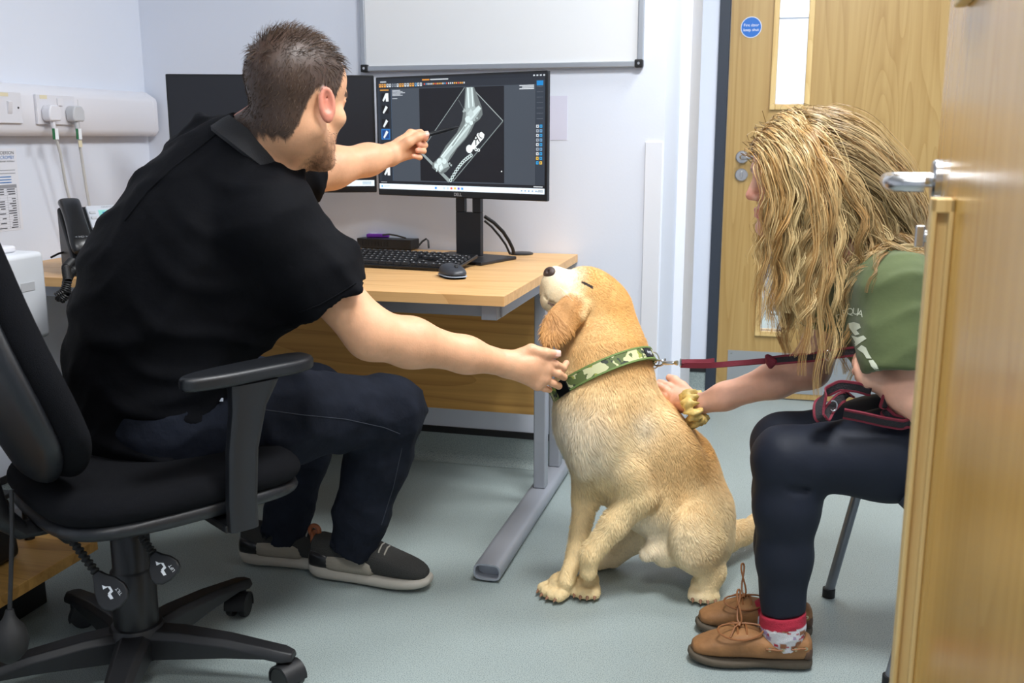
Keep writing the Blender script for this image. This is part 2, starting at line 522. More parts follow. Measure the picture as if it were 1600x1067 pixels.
# ------------------------------------------------------------------ desk
desk = thing('desk', 'oak laminate office desk with silver cantilever leg frame', 'desk', (-1.385, 2.68, 0))
dx0, dx1, dy0, dy1 = -0.765, 0.771, -0.445, 0.445        # local
MB().bx((dx0, dy0, .705), (dx1, dy1, .73)).build('desktop', M_oak, desk, bevel=0.0025)
lip = MB().bx((dx0, dy0 - .0015, .7055), (dx1, dy0, .7295)).build('edge_lipping', M_oak, desk)
MB().bx((dx1, dy0, .7055), (dx1 + .0015, dy1, .7295)).build('edge_lipping', M_oak, desk)
MB().bx((dx0 + .06, .26, .24), (dx1 - .06, .278, .69)).build('modesty_panel', M_oakd, desk, bevel=0.001)
for s, xx in ((1, dx1 - .045), (-1, dx0 + .045)):
    # twin uprights, foot, cantilever arm
    MB().bx((xx - .018, .12, .05), (xx + .018, .165, .665)).build('upright', M_silver, desk, bevel=0.004)
    MB().bx((xx - .018, .33, .05), (xx + .018, .375, .665)).build('upright', M_silver, desk, bevel=0.004)
    m = MB()
    sec = [(-.034 + .016 * (1 - math.cos(a)) if False else 0, 0) for a in (0,)]
    ring2 = []
    for k in range(16):
        a = 2 * math.pi * k / 16
        ring2.append((xx + math.copysign(abs(math.cos(a)) ** .6, math.cos(a)) * .036, .028 + math.copysign(abs(math.sin(a)) ** .6, math.sin(a)) * .022))
    n2 = 16
    vs = [(x, dy0 + .0, z) for x, z in ring2] + [(x, .42, z) for x, z in ring2]
    inn = [(xx + (x - xx) * .86, dy0, .028 + (z - .028) * .80) for x, z in ring2] + [(xx + (x - xx) * .86, dy0 + .03, .028 + (z - .028) * .80) for x, z in ring2]
    fs = [(k, (k + 1) % n2, (k + 1) % n2 + n2, k + n2) for k in range(n2)]
    fs += [(k, (k + 1) % n2, 2 * n2 + (k + 1) % n2, 2 * n2 + k) for k in range(n2)]
    fs += [(2 * n2 + k, 2 * n2 + (k + 1) % n2, 3 * n2 + (k + 1) % n2, 3 * n2 + k) for k in range(n2)]
    fs += [tuple(range(3 * n2, 4 * n2)), tuple(range(n2, 2 * n2))]
    m.add(vs + inn, fs)
    m.build('foot', M_silver, desk)
    MB().bx((xx - .02, dy0 + .03, .665), (xx + .02, dy1 - .04, .703)).build('arm', M_silver, desk, bevel=0.002)
MB().bx((dx0 + .06, dy0 + .06, .668), (dx1 - .02, dy0 + .10, .703)).build('front_beam', M_silver, desk, bevel=0.002)
gp = onz(817, 396, .73) - np.array(desk.location)
MB().lathe([(.038, 0), (.038, .004), (.034, .006)], 28, Matrix.Translation((gp[0], gp[1] - .02, .73))).build('cable_grommet', M_darkmetal, desk)

# ------------------------------------------------------------------ whiteboard
wb = thing('whiteboard', 'large white dry-wipe board with aluminium frame on the back wall', 'whiteboard', (-0.88, WY, 1.305))
M_wb = mat('dry_wipe_surface', srgb(228, 230, 232), 0.18)
wx0, wx1, wh = -.454, .462, 0.95
MB().bx((wx0 + .012, -.014, .012), (wx1 - .012, -.004, wh - .012)).build('surface', M_wb, wb)
for a_, b_ in (((wx0, -.022, .02), (wx0 + .017, 0, wh - .02)), ((wx1 - .017, -.022, .02), (wx1, 0, wh - .02)), ((wx0 + .02, -.022, 0), (wx1 - .02, 0, .017)), ((wx0 + .02, -.022, wh - .017), (wx1 - .02, 0, wh))):
    MB().bx(a_, b_).build('frame_rail', M_alu, wb, bevel=0.003)
for cx in (wx0, wx1 - .024):
    for cz in (-.002, wh - .022):
        c = MB().bx((cx - .001, -.025, cz), (cx + .025, 0, cz + .024)).build('corner_cap', M_blackp, wb, bevel=0.004)
        MB().cyl((cx + .012, -.025, cz + .012), (cx + .012, -.0265, cz + .012), .004, n=12).build('cap_screw', M_chrome, c)

# ------------------------------------------------------------------ monitors
M_screen = mat('lit_screen', (0, 0, 0), 0.35, attr=True, estr=1.25, spec=0.3)
M_screen.node_tree.nodes['Principled BSDF'].inputs['Base Color'].default_value = (0.01, 0.01, 0.012, 1)
for l_ in list(M_screen.node_tree.links):
    if l_.to_socket.name == 'Base Color': M_screen.node_tree.links.remove(l_)
def monitor(label, tl, tr, bl, br, with_stand):
    tl, tr, bl, br = (np.array(p) for p in (tl, tr, bl, br))
    c = (tl + tr + bl + br) / 4
    x = nrm((tr - tl) + (br - bl)); x[2] = 0; x = nrm(x)
    ang = math.atan2(x[1], x[0])
    w = (np.linalg.norm((tr - tl)[:2]) + np.linalg.norm((br - bl)[:2])) / 2
    h = ((tl - bl)[2] + (tr - br)[2]) / 2
    t = thing('monitor', label, 'monitor', (c[0], c[1], .73), ang)
    z0 = c[2] - .73
    MB().bx((-w / 2, 0, z0 - h / 2), (w / 2, .016, z0 + h / 2)).build('bezel', M_blackg, t, bevel=0.003)
    MB().bx((-w / 2 + .09, .016, z0 - h / 2 + .06), (w / 2 - .09, .045, z0 + h / 2 - .06)).build('rear_housing', M_blackp, t, bevel=0.01)
    # neck with cable hole, and foot plate
    hz = z0 - h / 2
    m = MB()
    nw = .046
    m.bx((-nw, .05, .012), (nw, .066, hz - .045)).bx((-nw, .05, hz - .045), (-.014, .066, hz + .02)).bx((.016, .05, hz - .045), (nw, .066, hz + .02)).bx((-nw, .05, hz + .005), (nw, .066, z0))
    m.build('neck', M_darkmetal, t, bevel=0.002)
    MB().bx((-.06, .044, z0 - .06), (.06, .056, z0 + .06)).build('mount', M_blackp, t)
    MB().bx((-.125, -.06, 0), (.125, .13, .010)).build('foot_plate', M_darkmetal, t, bevel=0.003)
    MB().cyl((w / 2 - .03, .004, z0 - h / 2 - .0005), (w / 2 - .03, .004, z0 - h / 2 - .002), .004, n=10).build('power_button', M_print, t)
    return t, w, h, z0
class Scr:
    """flat print on a screen: u right 0..1, v down 0..1"""
    def __init__(s, w, h, z0, bx_=.007, top=.007, bot=.020):
        s.m = MB(); s.k = 0
        s.x0, s.x1 = -w / 2 + bx_, w / 2 - bx_
        s.z1, s.z0 = z0 + h / 2 - top, z0 - h / 2 + bot
        s.ar = (s.x1 - s.x0) / (s.z1 - s.z0)
    def P(s, u, v):
        return (s.x0 + (s.x1 - s.x0) * u, -.0006 - s.k * 4e-6, s.z1 - (s.z1 - s.z0) * v)
    def poly(s, pts, c):
        s.k += 1
        s.m.add([s.P(*p) for p in pts], [tuple(range(len(pts)))], None, srgb(*c))
    def rect(s, u0, v0, u1, v1, c):
        s.poly([(u0, v0), (u1, v0), (u1, v1), (u0, v1)], c)
    def line(s, a, b, w, c, w2=None):
        a = np.array([a[0] * s.ar, a[1]]); b = np.array([b[0] * s.ar, b[1]])
        d = nrm(b - a); n = np.array([-d[1], d[0]])
        w2 = w if w2 is None else w2
        q = [a + n * w / 2, b + n * w2 / 2, b - n * w2 / 2, a - n * w / 2]
        s.poly([(p[0] / s.ar, p[1]) for p in q], c)
    def disc(s, c, r, col, n=12, ry=None):
        s.poly([(c[0] + r / s.ar * math.cos(2 * math.pi * k / n), c[1] + (ry or r) * math.sin(2 * math.pi * k / n)) for k in range(n)], col)

# right monitor: radiograph viewer
mon, w, h, z0 = monitor('monitor on the right showing a leg radiograph', pt(588, 121, 3.10), pt(857, 112, 2.77), pt(590, 304, 3.10), pt(853, 318, 2.77), True)
S = Scr(w, h, z0)
S.rect(0, 0, 1, 1, (40, 47, 56))
S.rect(0, 0, 1, .028, (28, 33, 41)); S.rect(0, .028, 1, .085, (33, 38, 46))
rr = random.Random(3)
ic = [(222, 150, 60), (200, 205, 210), (120, 128, 138), (224, 160, 70), (90, 150, 200)]
u = .012
for k in range(17):
    S.rect(u, .042, u + .012, .072, ic[[3, 3, 3, 1, 1, 2, 2, 1, 3, 3, 1, 1, 3, 3, 4, 1, 1][k]]); S.rect(u + .003, .048, u + .009, .06, (60, 66, 76)); u += .0165
u = .3
for k in range(22):
    S.rect(u, .048, u + .007, .062, ic[[4, 4, 1, 1, 1, 3, 3, 3, 3, 3, 1][k % 11]] if k % 6 else (205, 80, 70)); u += .0115
S.rect(.29, .012, .335, .024, (214, 140, 50)); S.rect(.34, .013, .45, .023, (190, 195, 200)); S.rect(.02, .018, .06, .03, (170, 176, 184))
for k in range(4): S.rect(.935 + k * .018, .01, .945 + k * .018, .022, (190, 195, 200))
# thumbnail rail
S.rect(.015, .088, .085, .925, (30, 36, 44)); S.rect(.018, .092, .075, .102, (200, 140, 60))
for k, v in enumerate((.125, .235, .36, .46, .58, .69, .80)):
    if k == 3: S.rect(.02, v - .012, .078, v + .085, (38, 104, 172))
    S.rect(.026, v, .072, v + .075, (8, 9, 12) if k != 3 else (20, 60, 120))
    S.line((.036, v + .07), (.06, v + .01), .018, (215, 222, 226), .03)
    if k in (0, 4, 6): S.rect(.055, v, .072, v + .075, (226, 230, 232))
S.rect(.09, .088, .0915, .925, (60, 90, 120))
# view pane
S.rect(.092, .088, .948, .925, (62, 69, 78))
S.rect(.27, .092, .775, .915, (14, 15, 20))
for k in range(5): S.rect(.098, .10 + k * .011, .15 + .03 * ((k * 7) % 3) / 2, .107 + k * .011, (176, 182, 190))
S.rect(.098, .172, .13, .179, (176, 182, 190))
for k in range(3): S.rect(.86 + .015 * (k == 1), .092 + k * .013, .94, .10 + k * .013, (200, 205, 210))
G = lambda g: (int(g * .93), g, g)
# collimated field
q = [(.555, .075), (.76, .385), (.48, .92), (.455, .92), (.27, .63)]
S.poly([(.555, .095), (.585, .095), (.765, .385), (.475, .912), (.45, .912), (.275, .655)], (30, 33, 38))
S.line((.548, .095), (.275, .65), .006, G(150)); S.line((.586, .095), (.768, .385), .007, G(165))
S.line((.768, .388), (.472, .912), .008, G(130)); S.line((.272, .655), (.45, .912), .02, G(150), .034)
S.line((.51, .2), (.545, .29), .004, G(110))
# soft tissue, bones
S.poly([(.553, .095), (.603, .095), (.625, .18), (.648, .27), (.652, .33), (.635, .37), (.607, .40), (.585, .47), (.545, .55), (.50, .62), (.465, .70), (.44, .75), (.455, .79), (.43, .83), (.40, .85), (.345, .80), (.345, .76), (.39, .70), (.43, .60), (.50, .48), (.53, .38), (.545, .25)], G(112))
S.poly([(.56, .095), (.596, .095), (.603, .2), (.61, .27), (.63, .25), (.645, .28), (.62, .34), (.60, .38), (.585, .43), (.555, .52), (.50, .61), (.455, .69), (.44, .74), (.45, .78), (.42, .80), (.395, .835), (.365, .80), (.355, .76), (.40, .70), (.45, .61), (.51, .5), (.55, .4), (.555, .3), (.55, .26)], G(172))
S.line((.567, .10), (.572, .27), .016, G(222)); S.line((.59, .10), (.596, .26), .010, G(228))
S.line((.636, .265), (.575, .36), .034, G(214), .05); S.line((.572, .3), (.592, .34), .06, G(196), .05)
S.line((.575, .42), (.41, .71), .018, G(212), .022); S.line((.558, .41), (.40, .70), .012, G(226), .014); S.line((.548, .43), (.47, .60), .010, G(140))
for a, b, r in ((.39, .74, .03), (.42, .735, .026), (.37, .78, .024), (.40, .79, .022), (.565, .37, .03), (.585, .40, .02)): S.disc((a, b), r, G(218))
for a, b in ((.545, .285), (.54, .30), (.55, .295), (.452, .755), (.462, .77), (.605, .375), (.62, .36)): S.disc((a, b), .010, G(170))
for k in range(2): S.line((.385 + k * .02, .76), (.37 + k * .02, .83), .008, G(235))
# side marker plate, ball and bead chain
mk = [(.622, .49), (.645, .475), (.662, .50), (.658, .53), (.598, .63), (.578, .61)]
S.poly(mk, (238, 244, 244)); S.disc((.573, .625), .036, (232, 240, 240), 16); S.disc((.612, .628), .016, (225, 232, 232)); S.disc((.628, .635), .014, (225, 232, 232)); S.disc((.612, .628), .008, (30, 32, 36)); S.disc((.628, .635), .007, (30, 32, 36))
xk, yk = .578, .68
for k in range(13):
    tt = k / 12
    S.disc((.583 - .125 * tt, .68 + .225 * tt - .03 * math.sin(tt * 3.1)), .017, G(214), 10); S.disc((.583 - .125 * tt, .68 + .225 * tt - .03 * math.sin(tt * 3.1)), .009, G(70), 8)
S.disc((.76, .815), .006, (240, 245, 245))
# tool column
S.rect(.952, .055, 1, .925, (44, 52, 62)); S.rect(.955, .06, .99, .098, (20, 124, 190))
for k in range(7): S.rect(.955, .105 + k * .044, .99, .108 + k * .044, (92, 98, 106))
for k in range(9):
    for j in range(2):
        cc = [(200, 205, 210), (100, 150, 190), (150, 158, 168), (40, 150, 210), (222, 180, 70)][(k * 2 + j * 3) % 4 if k < 7 else (3 + (k + j) % 2)]
        S.rect(.953 + j * .019, .42 + k * .038, .967 + j * .019, .445 + k * .038, cc)
        S.rect(.957 + j * .019, .427 + k * .038, .963 + j * .019, .438 + k * .038, (52, 60, 70))
S.rect(0, .925, 1, .952, (20, 23, 29)); S.rect(.94, .934, .99, .943, (190, 195, 200)); S.rect(.01, .934, .05, .94, (150, 155, 160))
# task bar
S.rect(0, .952, 1, 1, (226, 238, 246)); S.rect(.012, .966, .022, .984, (80, 160, 214)); S.rect(.028, .968, .07, .974, (180, 195, 205)); S.rect(.028, .978, .06, .983, (200, 210, 216))
for k, cc in enumerate(((40, 130, 220), (190, 205, 215), (190, 205, 215), (222, 90, 70), (238, 190, 70), (110, 90, 200), (60, 140, 220))):
    S.rect(.36 + k * .022 + (.03 if k > 0 else 0), .966, .372 + k * .022 + (.03 if k > 0 else 0), .986, cc)
for k in range(5): S.rect(.87 + k * .02, .97, .878 + k * .02, .982, (120, 150, 180))
S.rect(.965, .966, .992, .972, (120, 130, 140)); S.rect(.96, .977, .992, .983, (120, 130, 140))
scr = S.m.build('screen', M_screen, mon, smooth=0)
M_mark = mat('marker_lettering', srgb(20, 22, 26), 0.6)
Pm = S.P(.615, .548); text('screen_letter', 'R', .038, Matrix.Translation((Pm[0], -.0019, Pm[2])) @ Matrix.Rotation(R(90), 4, 'X') @ Matrix.Rotation(R(-57), 4, 'Z') @ Matrix.Scale(-1, 4, (0, 1, 0)) @ Matrix.Rotation(R(90), 4, 'Z'), M_mark, scr)
Pm = S.P(.642, .502); text('screen_letter', 'C', .030, Matrix.Translation((Pm[0], -.0019, Pm[2])) @ Matrix.Rotation(R(90), 4, 'X') @ Matrix.Rotation(R(-30), 4, 'Z'), M_mark, scr)
text('logo', 'DELL', .013, Matrix.Translation((0, -.0008, z0 - h / 2 + .010)) @ Matrix.Rotation(R(90), 4, 'X'), M_plasg, mon)
# left monitor: dark desktop with task bar
mon2, w, h, z0 = monitor('monitor on the left with a dark screen, behind the man', pt(263, 113, 3.03), pt(586, 122, 3.10), pt(265, 300, 3.03), pt(587, 305, 3.10), True)
S = Scr(w, h, z0)
S.rect(0, 0, 1, 1, (17, 19, 24)); S.rect(0, .945, 1, 1, (222, 236, 244)); S.rect(.93, .9, .975, .915, (205, 210, 214)); S.rect(.94, .96, .985, .968, (140, 160, 176)); S.rect(.94, .976, .985, .983, (140, 160, 176))
for k in range(8): S.rect(.42 + k * .022, .962, .434 + k * .022, .984, ic[k % 5])
S.m.build('screen', M_screen, mon2, smooth=0)

# cables behind the right monitor
def sag(a, b, n=14, drop=.05, side=(0, 0, 0)):
    a = np.array(a, float); b = np.array(b, float); sd = np.array(side, float)
    return [a + (b - a) * (k / n) + np.array([0, 0, -drop]) * math.sin(math.pi * k / n) + sd * math.sin(math.pi * k / n) for k in range(n + 1)]
def cable(name, label, pts, r, m, cat='cable', group=None):
    p0 = np.array(pts[0]); 
    o = MB().tube(pts, r, 8).build(name, m)
    return tag(o, label, cat, group)
g0 = onz(815, 394, .736)
cable('monitor_cable', 'thicker black cable curving from the right monitor into the desk grommet', [pt(757, 338, 3.06), pt(772, 348, 3.07), pt(786, 362, 3.09), pt(795, 376, 3.11), pt(801, 388, 3.12), pt(803, 396, 3.13)], .0055, M_cable)
cable('monitor_cable', 'thinner black cable looping from the right monitor neck down to the desk', [pt(757, 345, 3.04), pt(768, 354, 3.05), pt(780, 368, 3.07), pt(790, 382, 3.09), pt(797, 397, 3.10)], .0035, M_cable)

# ------------------------------------------------------------------ mini computer with purple reader
pc = thing('mini_computer', 'small flat black desktop computer behind the keyboard', 'computer', tuple(onz(606, 389, .73)), R(-6))
MB().bx((-.10, -.03, .004), (.10, .15, .036)).build('case', M_blackp, pc, bevel=0.002)
for k in range(9): MB().bx((-.085 + k * .012, -.0312, .012), (-.078 + k * .012, -.03, .028)).build('vent_slot', M_rubber, pc)
for sx in (-.085, .085):
    for sy in (-.01, .13): MB().cyl((sx, sy, 0), (sx, sy, .005), .008, n=12).build('foot', M_rubber, pc)
pl = np.array(pc.location)
M_purple = mat('purple_plastic', srgb(120, 50, 170), 0.4)
cr = thing('card_reader', 'small purple plastic card reader on the black mini computer', 'card reader', (pl[0] - .045, pl[1] + .04, .7665), R(12))
MB().prism([(-.04, -.03), (.036, -.03), (.042, -.02), (.03, .035), (-.028, .035)], 0, .012).build('body', M_purple, cr, bevel=0.003)
MB().prism([(-.028, -.018), (-.005, -.018), (-.005, .006), (.01, .006), (.01, -.018), (.02, -.018), (.016, .022), (-.02, .022)], .012, .0128).build('print', M_print, cr)
c0 = pt(603, 368, 3.0)
cable('reader_cable', 'thin black lead trailing from the purple card reader', [pt(598, 367, 2.98), pt(608, 366, 3.0), pt(620, 368, 3.02), pt(634, 372, 3.04)], .0025, M_cable)
cable('power_lead', 'short black lead arching out of the mini computer side', [pt(654, 384, 3.03), pt(660, 377, 3.03), pt(666, 373, 3.03), pt(669, 376, 3.03), pt(670, 388, 3.03)], .003, M_cable)

# ------------------------------------------------------------------ keyboard (keys are parts), mouse
kb = thing('keyboard', 'black full-size computer keyboard on the desk', 'keyboard', (-1.063, 2.70, .73), R(-7))
MB().add([(-.22, -.075, .004), (.22, -.075, .004), (.22, .085, .022), (-.22, .085, .022), (-.22, -.075, .012), (.22, -.075, .012), (.22, .085, .034), (-.22, .085, .034)],
         [(3, 2, 1, 0), (4, 5, 6, 7), (0, 1, 5, 4), (1, 2, 6, 5), (2, 3, 7, 6), (3, 0, 4, 7)]).build('tray', M_blackg, kb, bevel=0.003)
M_key = mat('key_cap', srgb(26, 27, 30), 0.45)
M_leg = mat('key_legend', srgb(200, 202, 206), 0.6)
def key_mesh(wk):
    m = MB(); a = wk / 2 - .0012; b = .0082
    m.add([(-a, -b, 0), (a, -b, 0), (a, b, 0), (-a, b, 0), (-a + .002, -b + .002, .007), (a - .002, -b + .002, .007), (a - .002, b - .0015, .007), (-a + .002, b - .0015, .007)],
          [(4, 5, 6, 7), (0, 1, 5, 4), (1, 2, 6, 5), (2, 3, 7, 6), (3, 0, 4, 7)])
    n = len(m.v)
    me = bpy.data.meshes.new('key'); 
    m.add([(-a + .004, .0005, .0072), (-a + .0075, .0005, .0072), (-a + .0075, .0045, .0072), (-a + .004, .0045, .0072)], [(0, 1, 2, 3)])
    me.from_pydata(m.v, [], m.f); me.materials.append(M_key); me.materials.append(M_leg); me.polygons[len(me.polygons) - 1].material_index = 1
    return me
KM = {}
def key(x, row, wk=.019):
    yy = -.062 + row * .0235
    zz = .0125 + (yy + .075) / .16 * .0225
    me = KM.setdefault(round(wk, 4), None) or KM.__setitem__(round(wk, 4), key_mesh(wk)) or KM[round(wk, 4)]
    o = bpy.data.objects.new('key', me); COL.objects.link(o); o.parent = kb
    o.location = (x, yy, zz); o.rotation_euler = (math.atan2(.0225, .16), 0, 0)
for row in range(6):
    if row == 0:
        x = -.21
        for wk in (.024, .024, .024, .115, .024, .024, .024, .024):
            key(x + wk / 2, row, wk); x += wk
    else:
        x = -.21
        first = {1: .042, 2: .033, 3: .028, 4: .019, 5: .019}[row]
        key(x + first / 2, row, first); x += first
        while x < .05: key(x + .0095, row); x += .019
        lw = .073 - x
        if lw > .012: key(x + lw / 2, row, lw)
    for k in range(3):
        if row in (0, 4, 5, 3) or (row == 1 and k == 1): key(.0885 + k * .019, row)
    if row < 5:
        for k in range(4): key(.151 + k * .019, row)
mo = thing('computer_mouse', 'dark grey computer mouse with pale side band near the desk edge', 'mouse', tuple(onz(707, 433, .73)), R(-52))
def mouse_shell(sx, sy, sz, z0, zc=0):
    m = MB(); vs = []; fs = []
    nu, nv = 20, 8
    for j in range(nv + 1):
        ph = (math.pi / 2) * j / nv
        for i in range(nu):
            a = 2 * math.pi * i / nu
            ca, sa = math.cos(a), math.sin(a)
            e = .75
            x = sx * math.copysign(abs(ca) ** e, ca) * math.cos(ph) ** .6
            y = sy * math.copysign(abs(sa) ** e, sa) * math.cos(ph) ** .6
            vs.append((x, y, z0 + sz * math.sin(ph) * (1 - .18 * (x / sx))))
    for j in range(nv):
        for i in range(nu):
            fs.append((j * nu + i, j * nu + (i + 1) % nu, (j + 1) * nu + (i + 1) % nu, (j + 1) * nu + i))
    fs.append(tuple(range(nu - 1, -1, -1)))
    return m.add(vs, fs)
mouse_shell(.056, .031, .022, .012).build('shell', mat('mouse_shell', srgb(52, 55, 62), 0.4), mo)
mouse_shell(.0575, .0325, .006, .006).build('side_band', mat('mouse_band', srgb(150, 160, 172), 0.35), mo)
mouse_shell(.054, .030, .004, .001).build('base', M_blackp, mo)
MB().cyl((.03, -.0035, .030), (.03, .0035, .030), .006, n=14).build('scroll_wheel', M_rubber, mo)

# ------------------------------------------------------------------ dado trunking on the left wall, sockets, plugs
tr = thing('cable_trunking', 'white plastic dado trunking along the left wall', 'trunking', (LX, 2.0, 1.1))
prof = [(0, 0), (.04, 0), (.05, .008), (.057, .02), (.057, .112), (.052, .125), (.02, .145), (0, .15)]
kk = len(prof); m = MB()
vs = [(x, -1.2, z) for x, z in prof] + [(x, 1.09, z) for x, z in prof]
m.add(vs, [(i, (i + 1) % kk, (i + 1) % kk + kk, i + kk) for i in range(kk)] + [tuple(range(kk)), tuple(range(2 * kk - 1, kk - 1, -1))])
m.build('channel', M_plasw, tr, bevel=0.003)
m = MB(); vs = [(x * 1.03, 1.085, z * 1.02 - .001) for x, z in prof] + [(x * 1.03, 1.115, z * 1.02 - .001) for x, z in prof]
m.add(vs, [(i, (i + 1) % kk, (i + 1) % kk + kk, i + kk) for i in range(kk)] + [tuple(range(kk)), tuple(range(2 * kk - 1, kk - 1, -1))])
m.build('end_cap', M_plasw, tr, bevel=0.008, seg=3)
for yy in (.30, .70): MB().bx((.0571, yy, .022), (.0576, yy + .0015, .11)).build('cover_joint', M_plasg, tr)
FX = LX + .057
M_sock = mat('switch_plate', srgb(222, 222, 228), 0.3)
sw = thing('wall_switch', 'white single rocker switch plate at the left edge of the trunking', 'switch', (FX, 2.40, 1.178))
MB().bx((0, -.075, -.043), (.009, .05, .043)).build('plate', M_sock, sw, bevel=0.002)
MB().add([(.009, -.008, -.018), (.009, .008, -.018), (.009, .008, .018), (.009, -.008, .018), (.016, -.008, .016), (.016, .008, .016), (.011, .008, -.016), (.011, -.008, -.016)], [(0, 1, 6, 7), (7, 6, 5, 4), (4, 5, 2, 3), (0, 7, 4, 3), (1, 2, 5, 6)]).build('rocker', M_plasw, sw)
M_tagc = mat('cream_label', srgb(224, 214, 182), 0.6)
MB().bx((.009, -.03, .03), (.0095, .0, .04)).build('sticker', M_tagc, sw)
MB().cyl((.009, .035, 0), (.010, .035, 0), .003, n=10).build('screw', M_darkmetal, sw)
so = thing('wall_socket', 'white double power socket plate with two plugs', 'socket', (FX, 2.60, 1.176))
MB().bx((0, -.09, -.043), (.009, .075, .043)).build('plate', M_sock, so, bevel=0.002)
MB().bx((.009, -.005, .012), (.013, .018, .034)).build('rocker', M_plasw, so, bevel=0.001)
MB().bx((.009, -.075, .03), (.0095, -.045, .041)).build('sticker', M_tagc, so)
M_green = mat('green_tag', srgb(32, 104, 62), 0.5)
def plug(y, z, m, label, cordpts):
    t = thing('power_plug', label, 'plug', (FX + .009, y, z), group=None)
    MB().prism([(-.022, -.022), (.022, -.022), (.026, -.012), (.026, .010), (.016, .024), (-.016, .024), (-.026, .010), (-.026, -.012)], 0, .03, Matrix(((0, 0, 1, 0), (1, 0, 0, 0), (0, 1, 0, 0), (0, 0, 0, 1)))).build('body', m, t, bevel=0.005, seg=3)
    MB().tube([(.015, 0, -.02), (.016, .001, -.035), (.016, .002, -.05)], [.008, .007, .0055], 10).build('strain_relief', m, t)
    lo = np.array(t.location)
    MB().tube([np.array(p) - lo for p in cordpts], .0042, 8).build('cord', M_cablew, t)
    MB().bx((.0225, -.014, -.075), (.0232, -.003, -.043)).build('test_tag', M_green, t)
    MB().bx((.0222, -.003, -.075), (.0229, .012, -.043)).build('tag_label', M_print, t)
    return t
plug(2.551, 1.165, M_plasw, 'white plug on the left of the double socket, long cord', [(FX + .025, 2.553, 1.115), (FX + .022, 2.575, 1.05), (FX + .012, 2.60, .95), (FX + .008, 2.63, .85), (FX + .008, 2.66, .77), (FX + .01, 2.68, .735)])
p2 = plug(2.654, 1.165, M_plasg, 'grey plug on the right of the double socket', [(FX + .025, 2.656, 1.115), (FX + .02, 2.67, 1.05), (FX + .012, 2.69, .95), (FX + .01, 2.705, .85), (FX + .012, 2.71, .74)])
MB().bx((.0224, -.006, -.098), (.0231, .01, -.078)).build('cream_tag', M_tagc, p2)

# notice sheet on the left wall
M_paper = mat('paper', srgb(226, 228, 236), 0.7)
M_ink = mat('dark_ink', srgb(46, 48, 54), 0.7); M_inkb = mat('blue_ink', srgb(30, 110, 180), 0.7); M_inkg = mat('grey_ink', srgb(150, 152, 158), 0.7)
ps = thing('notice_sheet', 'printed contact list sheet taped to the left wall', 'notice', (LX, 2.485, .83))
M_px = lambda y, z: Matrix(((0, 0, 1, .0012), (1, 0, 0, y), (0, 1, 0, z), (0, 0, 0, 1)))
MB().bx((0, -.20, 0), (.0008, 0, .235)).build('sheet', M_paper, ps)
text('heading', 'ANDERSON', .0135, M_px(-.010, .222), M_ink, ps, 'RIGHT')
text('heading_blue', 'ABERCROMBY', .0135, M_px(-.010, .209), M_inkb, ps, 'RIGHT')
text('subheading', 'VETERINARY REFERRALS', .0062, M_px(-.010, .198), M_ink, ps, 'RIGHT')
m = MB()
for z, l in ((.172, .17), (.163, .15)): m.bx((.0009, -.012 - l, z), (.0012, -.012, z + .0022))
m.build('text_line', M_inkg, ps)
m = MB()
for z, l in ((.153, .13), (.145, .17), (.137, .11)): m.bx((.0009, -.012 - l, z), (.0012, -.03, z + .0025))
m.build('text_line', M_inkb, ps)
m = MB(); m.bx((.0009, -.19, .122), (.0012, -.012, .132))
m.build('table_header', M_inkg, ps)
m = MB()
for k in range(17):
    m.bx((.0009, -.19, .005 + k * .0069), (.0011, -.012, .0054 + k * .0069))
for yy in (-.012, -.052, -.105, -.15): m.bx((.0009, yy - .0004, .005), (.0011, yy, .132))
m.build('table_rule', M_inkg, ps)
m = MB(); rr = random.Random(5)
for k in range(17):
    for y1 in (-.020, -.064, -.112):
        if rr.random() < .85:
            l = .012 + rr.random() * .02; m.bx((.0009, y1 - l, .0072 + k * .0069), (.0012, y1, .0098 + k * .0069))
m.build('table_text', M_ink, ps)
# plain sheet on the wall to the right of the monitor
a0 = ony(857, 150, WY); a1 = ony(886, 219, WY)
o = MB().bx((a0[0] - .10, WY - .0012, a1[2]), (a1[0], WY - .0002, a0[2])).build('wall_sheet', mat('lilac_paper', srgb(214, 214, 232), 0.7))
tag(o, 'plain pale lilac sheet of paper on the wall beside the right monitor', 'paper')

# ------------------------------------------------------------------ desk telephone
ph = thing('desk_phone', 'black desk phone with pale bezel and small green display', 'telephone', (-1.82, 2.40, .73), R(48))
Tm = Matrix.Rotation(R(38), 4, 'X')
MB().add([(-.10, -.10, 0), (.11, -.10, 0), (.11, .09, 0), (-.10, .09, 0), (-.10, -.10, .03), (.11, -.10, .03), (.11, .09, .175), (-.10, .09, .175)],
         [(3, 2, 1, 0), (4, 5, 6, 7), (0, 1, 5, 4), (1, 2, 6, 5), (2, 3, 7, 6), (3, 0, 4, 7)]).build('body', M_blackm, ph, bevel=0.006, seg=3)
sl = math.atan2(.145, .19)
Mp = Matrix.Translation((0, -.10, .03)) @ Matrix.Rotation(sl, 4, 'X')
MB().bx((-.028, .135, .0), (.108, .228, .012), Mp).build('display_bezel', mat('silver_plastic', srgb(206, 210, 218), 0.35), ph, bevel=0.004)
M_lcd = mat('lcd_green', srgb(120, 170, 160), 0.3, emit=srgb(130, 205, 200), estr=0.45)
lc = MB().bx((.002, .160, .012), (.092, .205, .0128), Mp).build('display', M_lcd, ph)
M_lcdt = mat('lcd_blue', srgb(40, 130, 180), 0.5)
m = MB(); m.bx((.012, .188, .0129), (.05, .196, .0132), Mp); m.bx((.004, .162, .0129), (.09, .168, .0132), Mp); m.build('display_text', M_lcdt, lc)
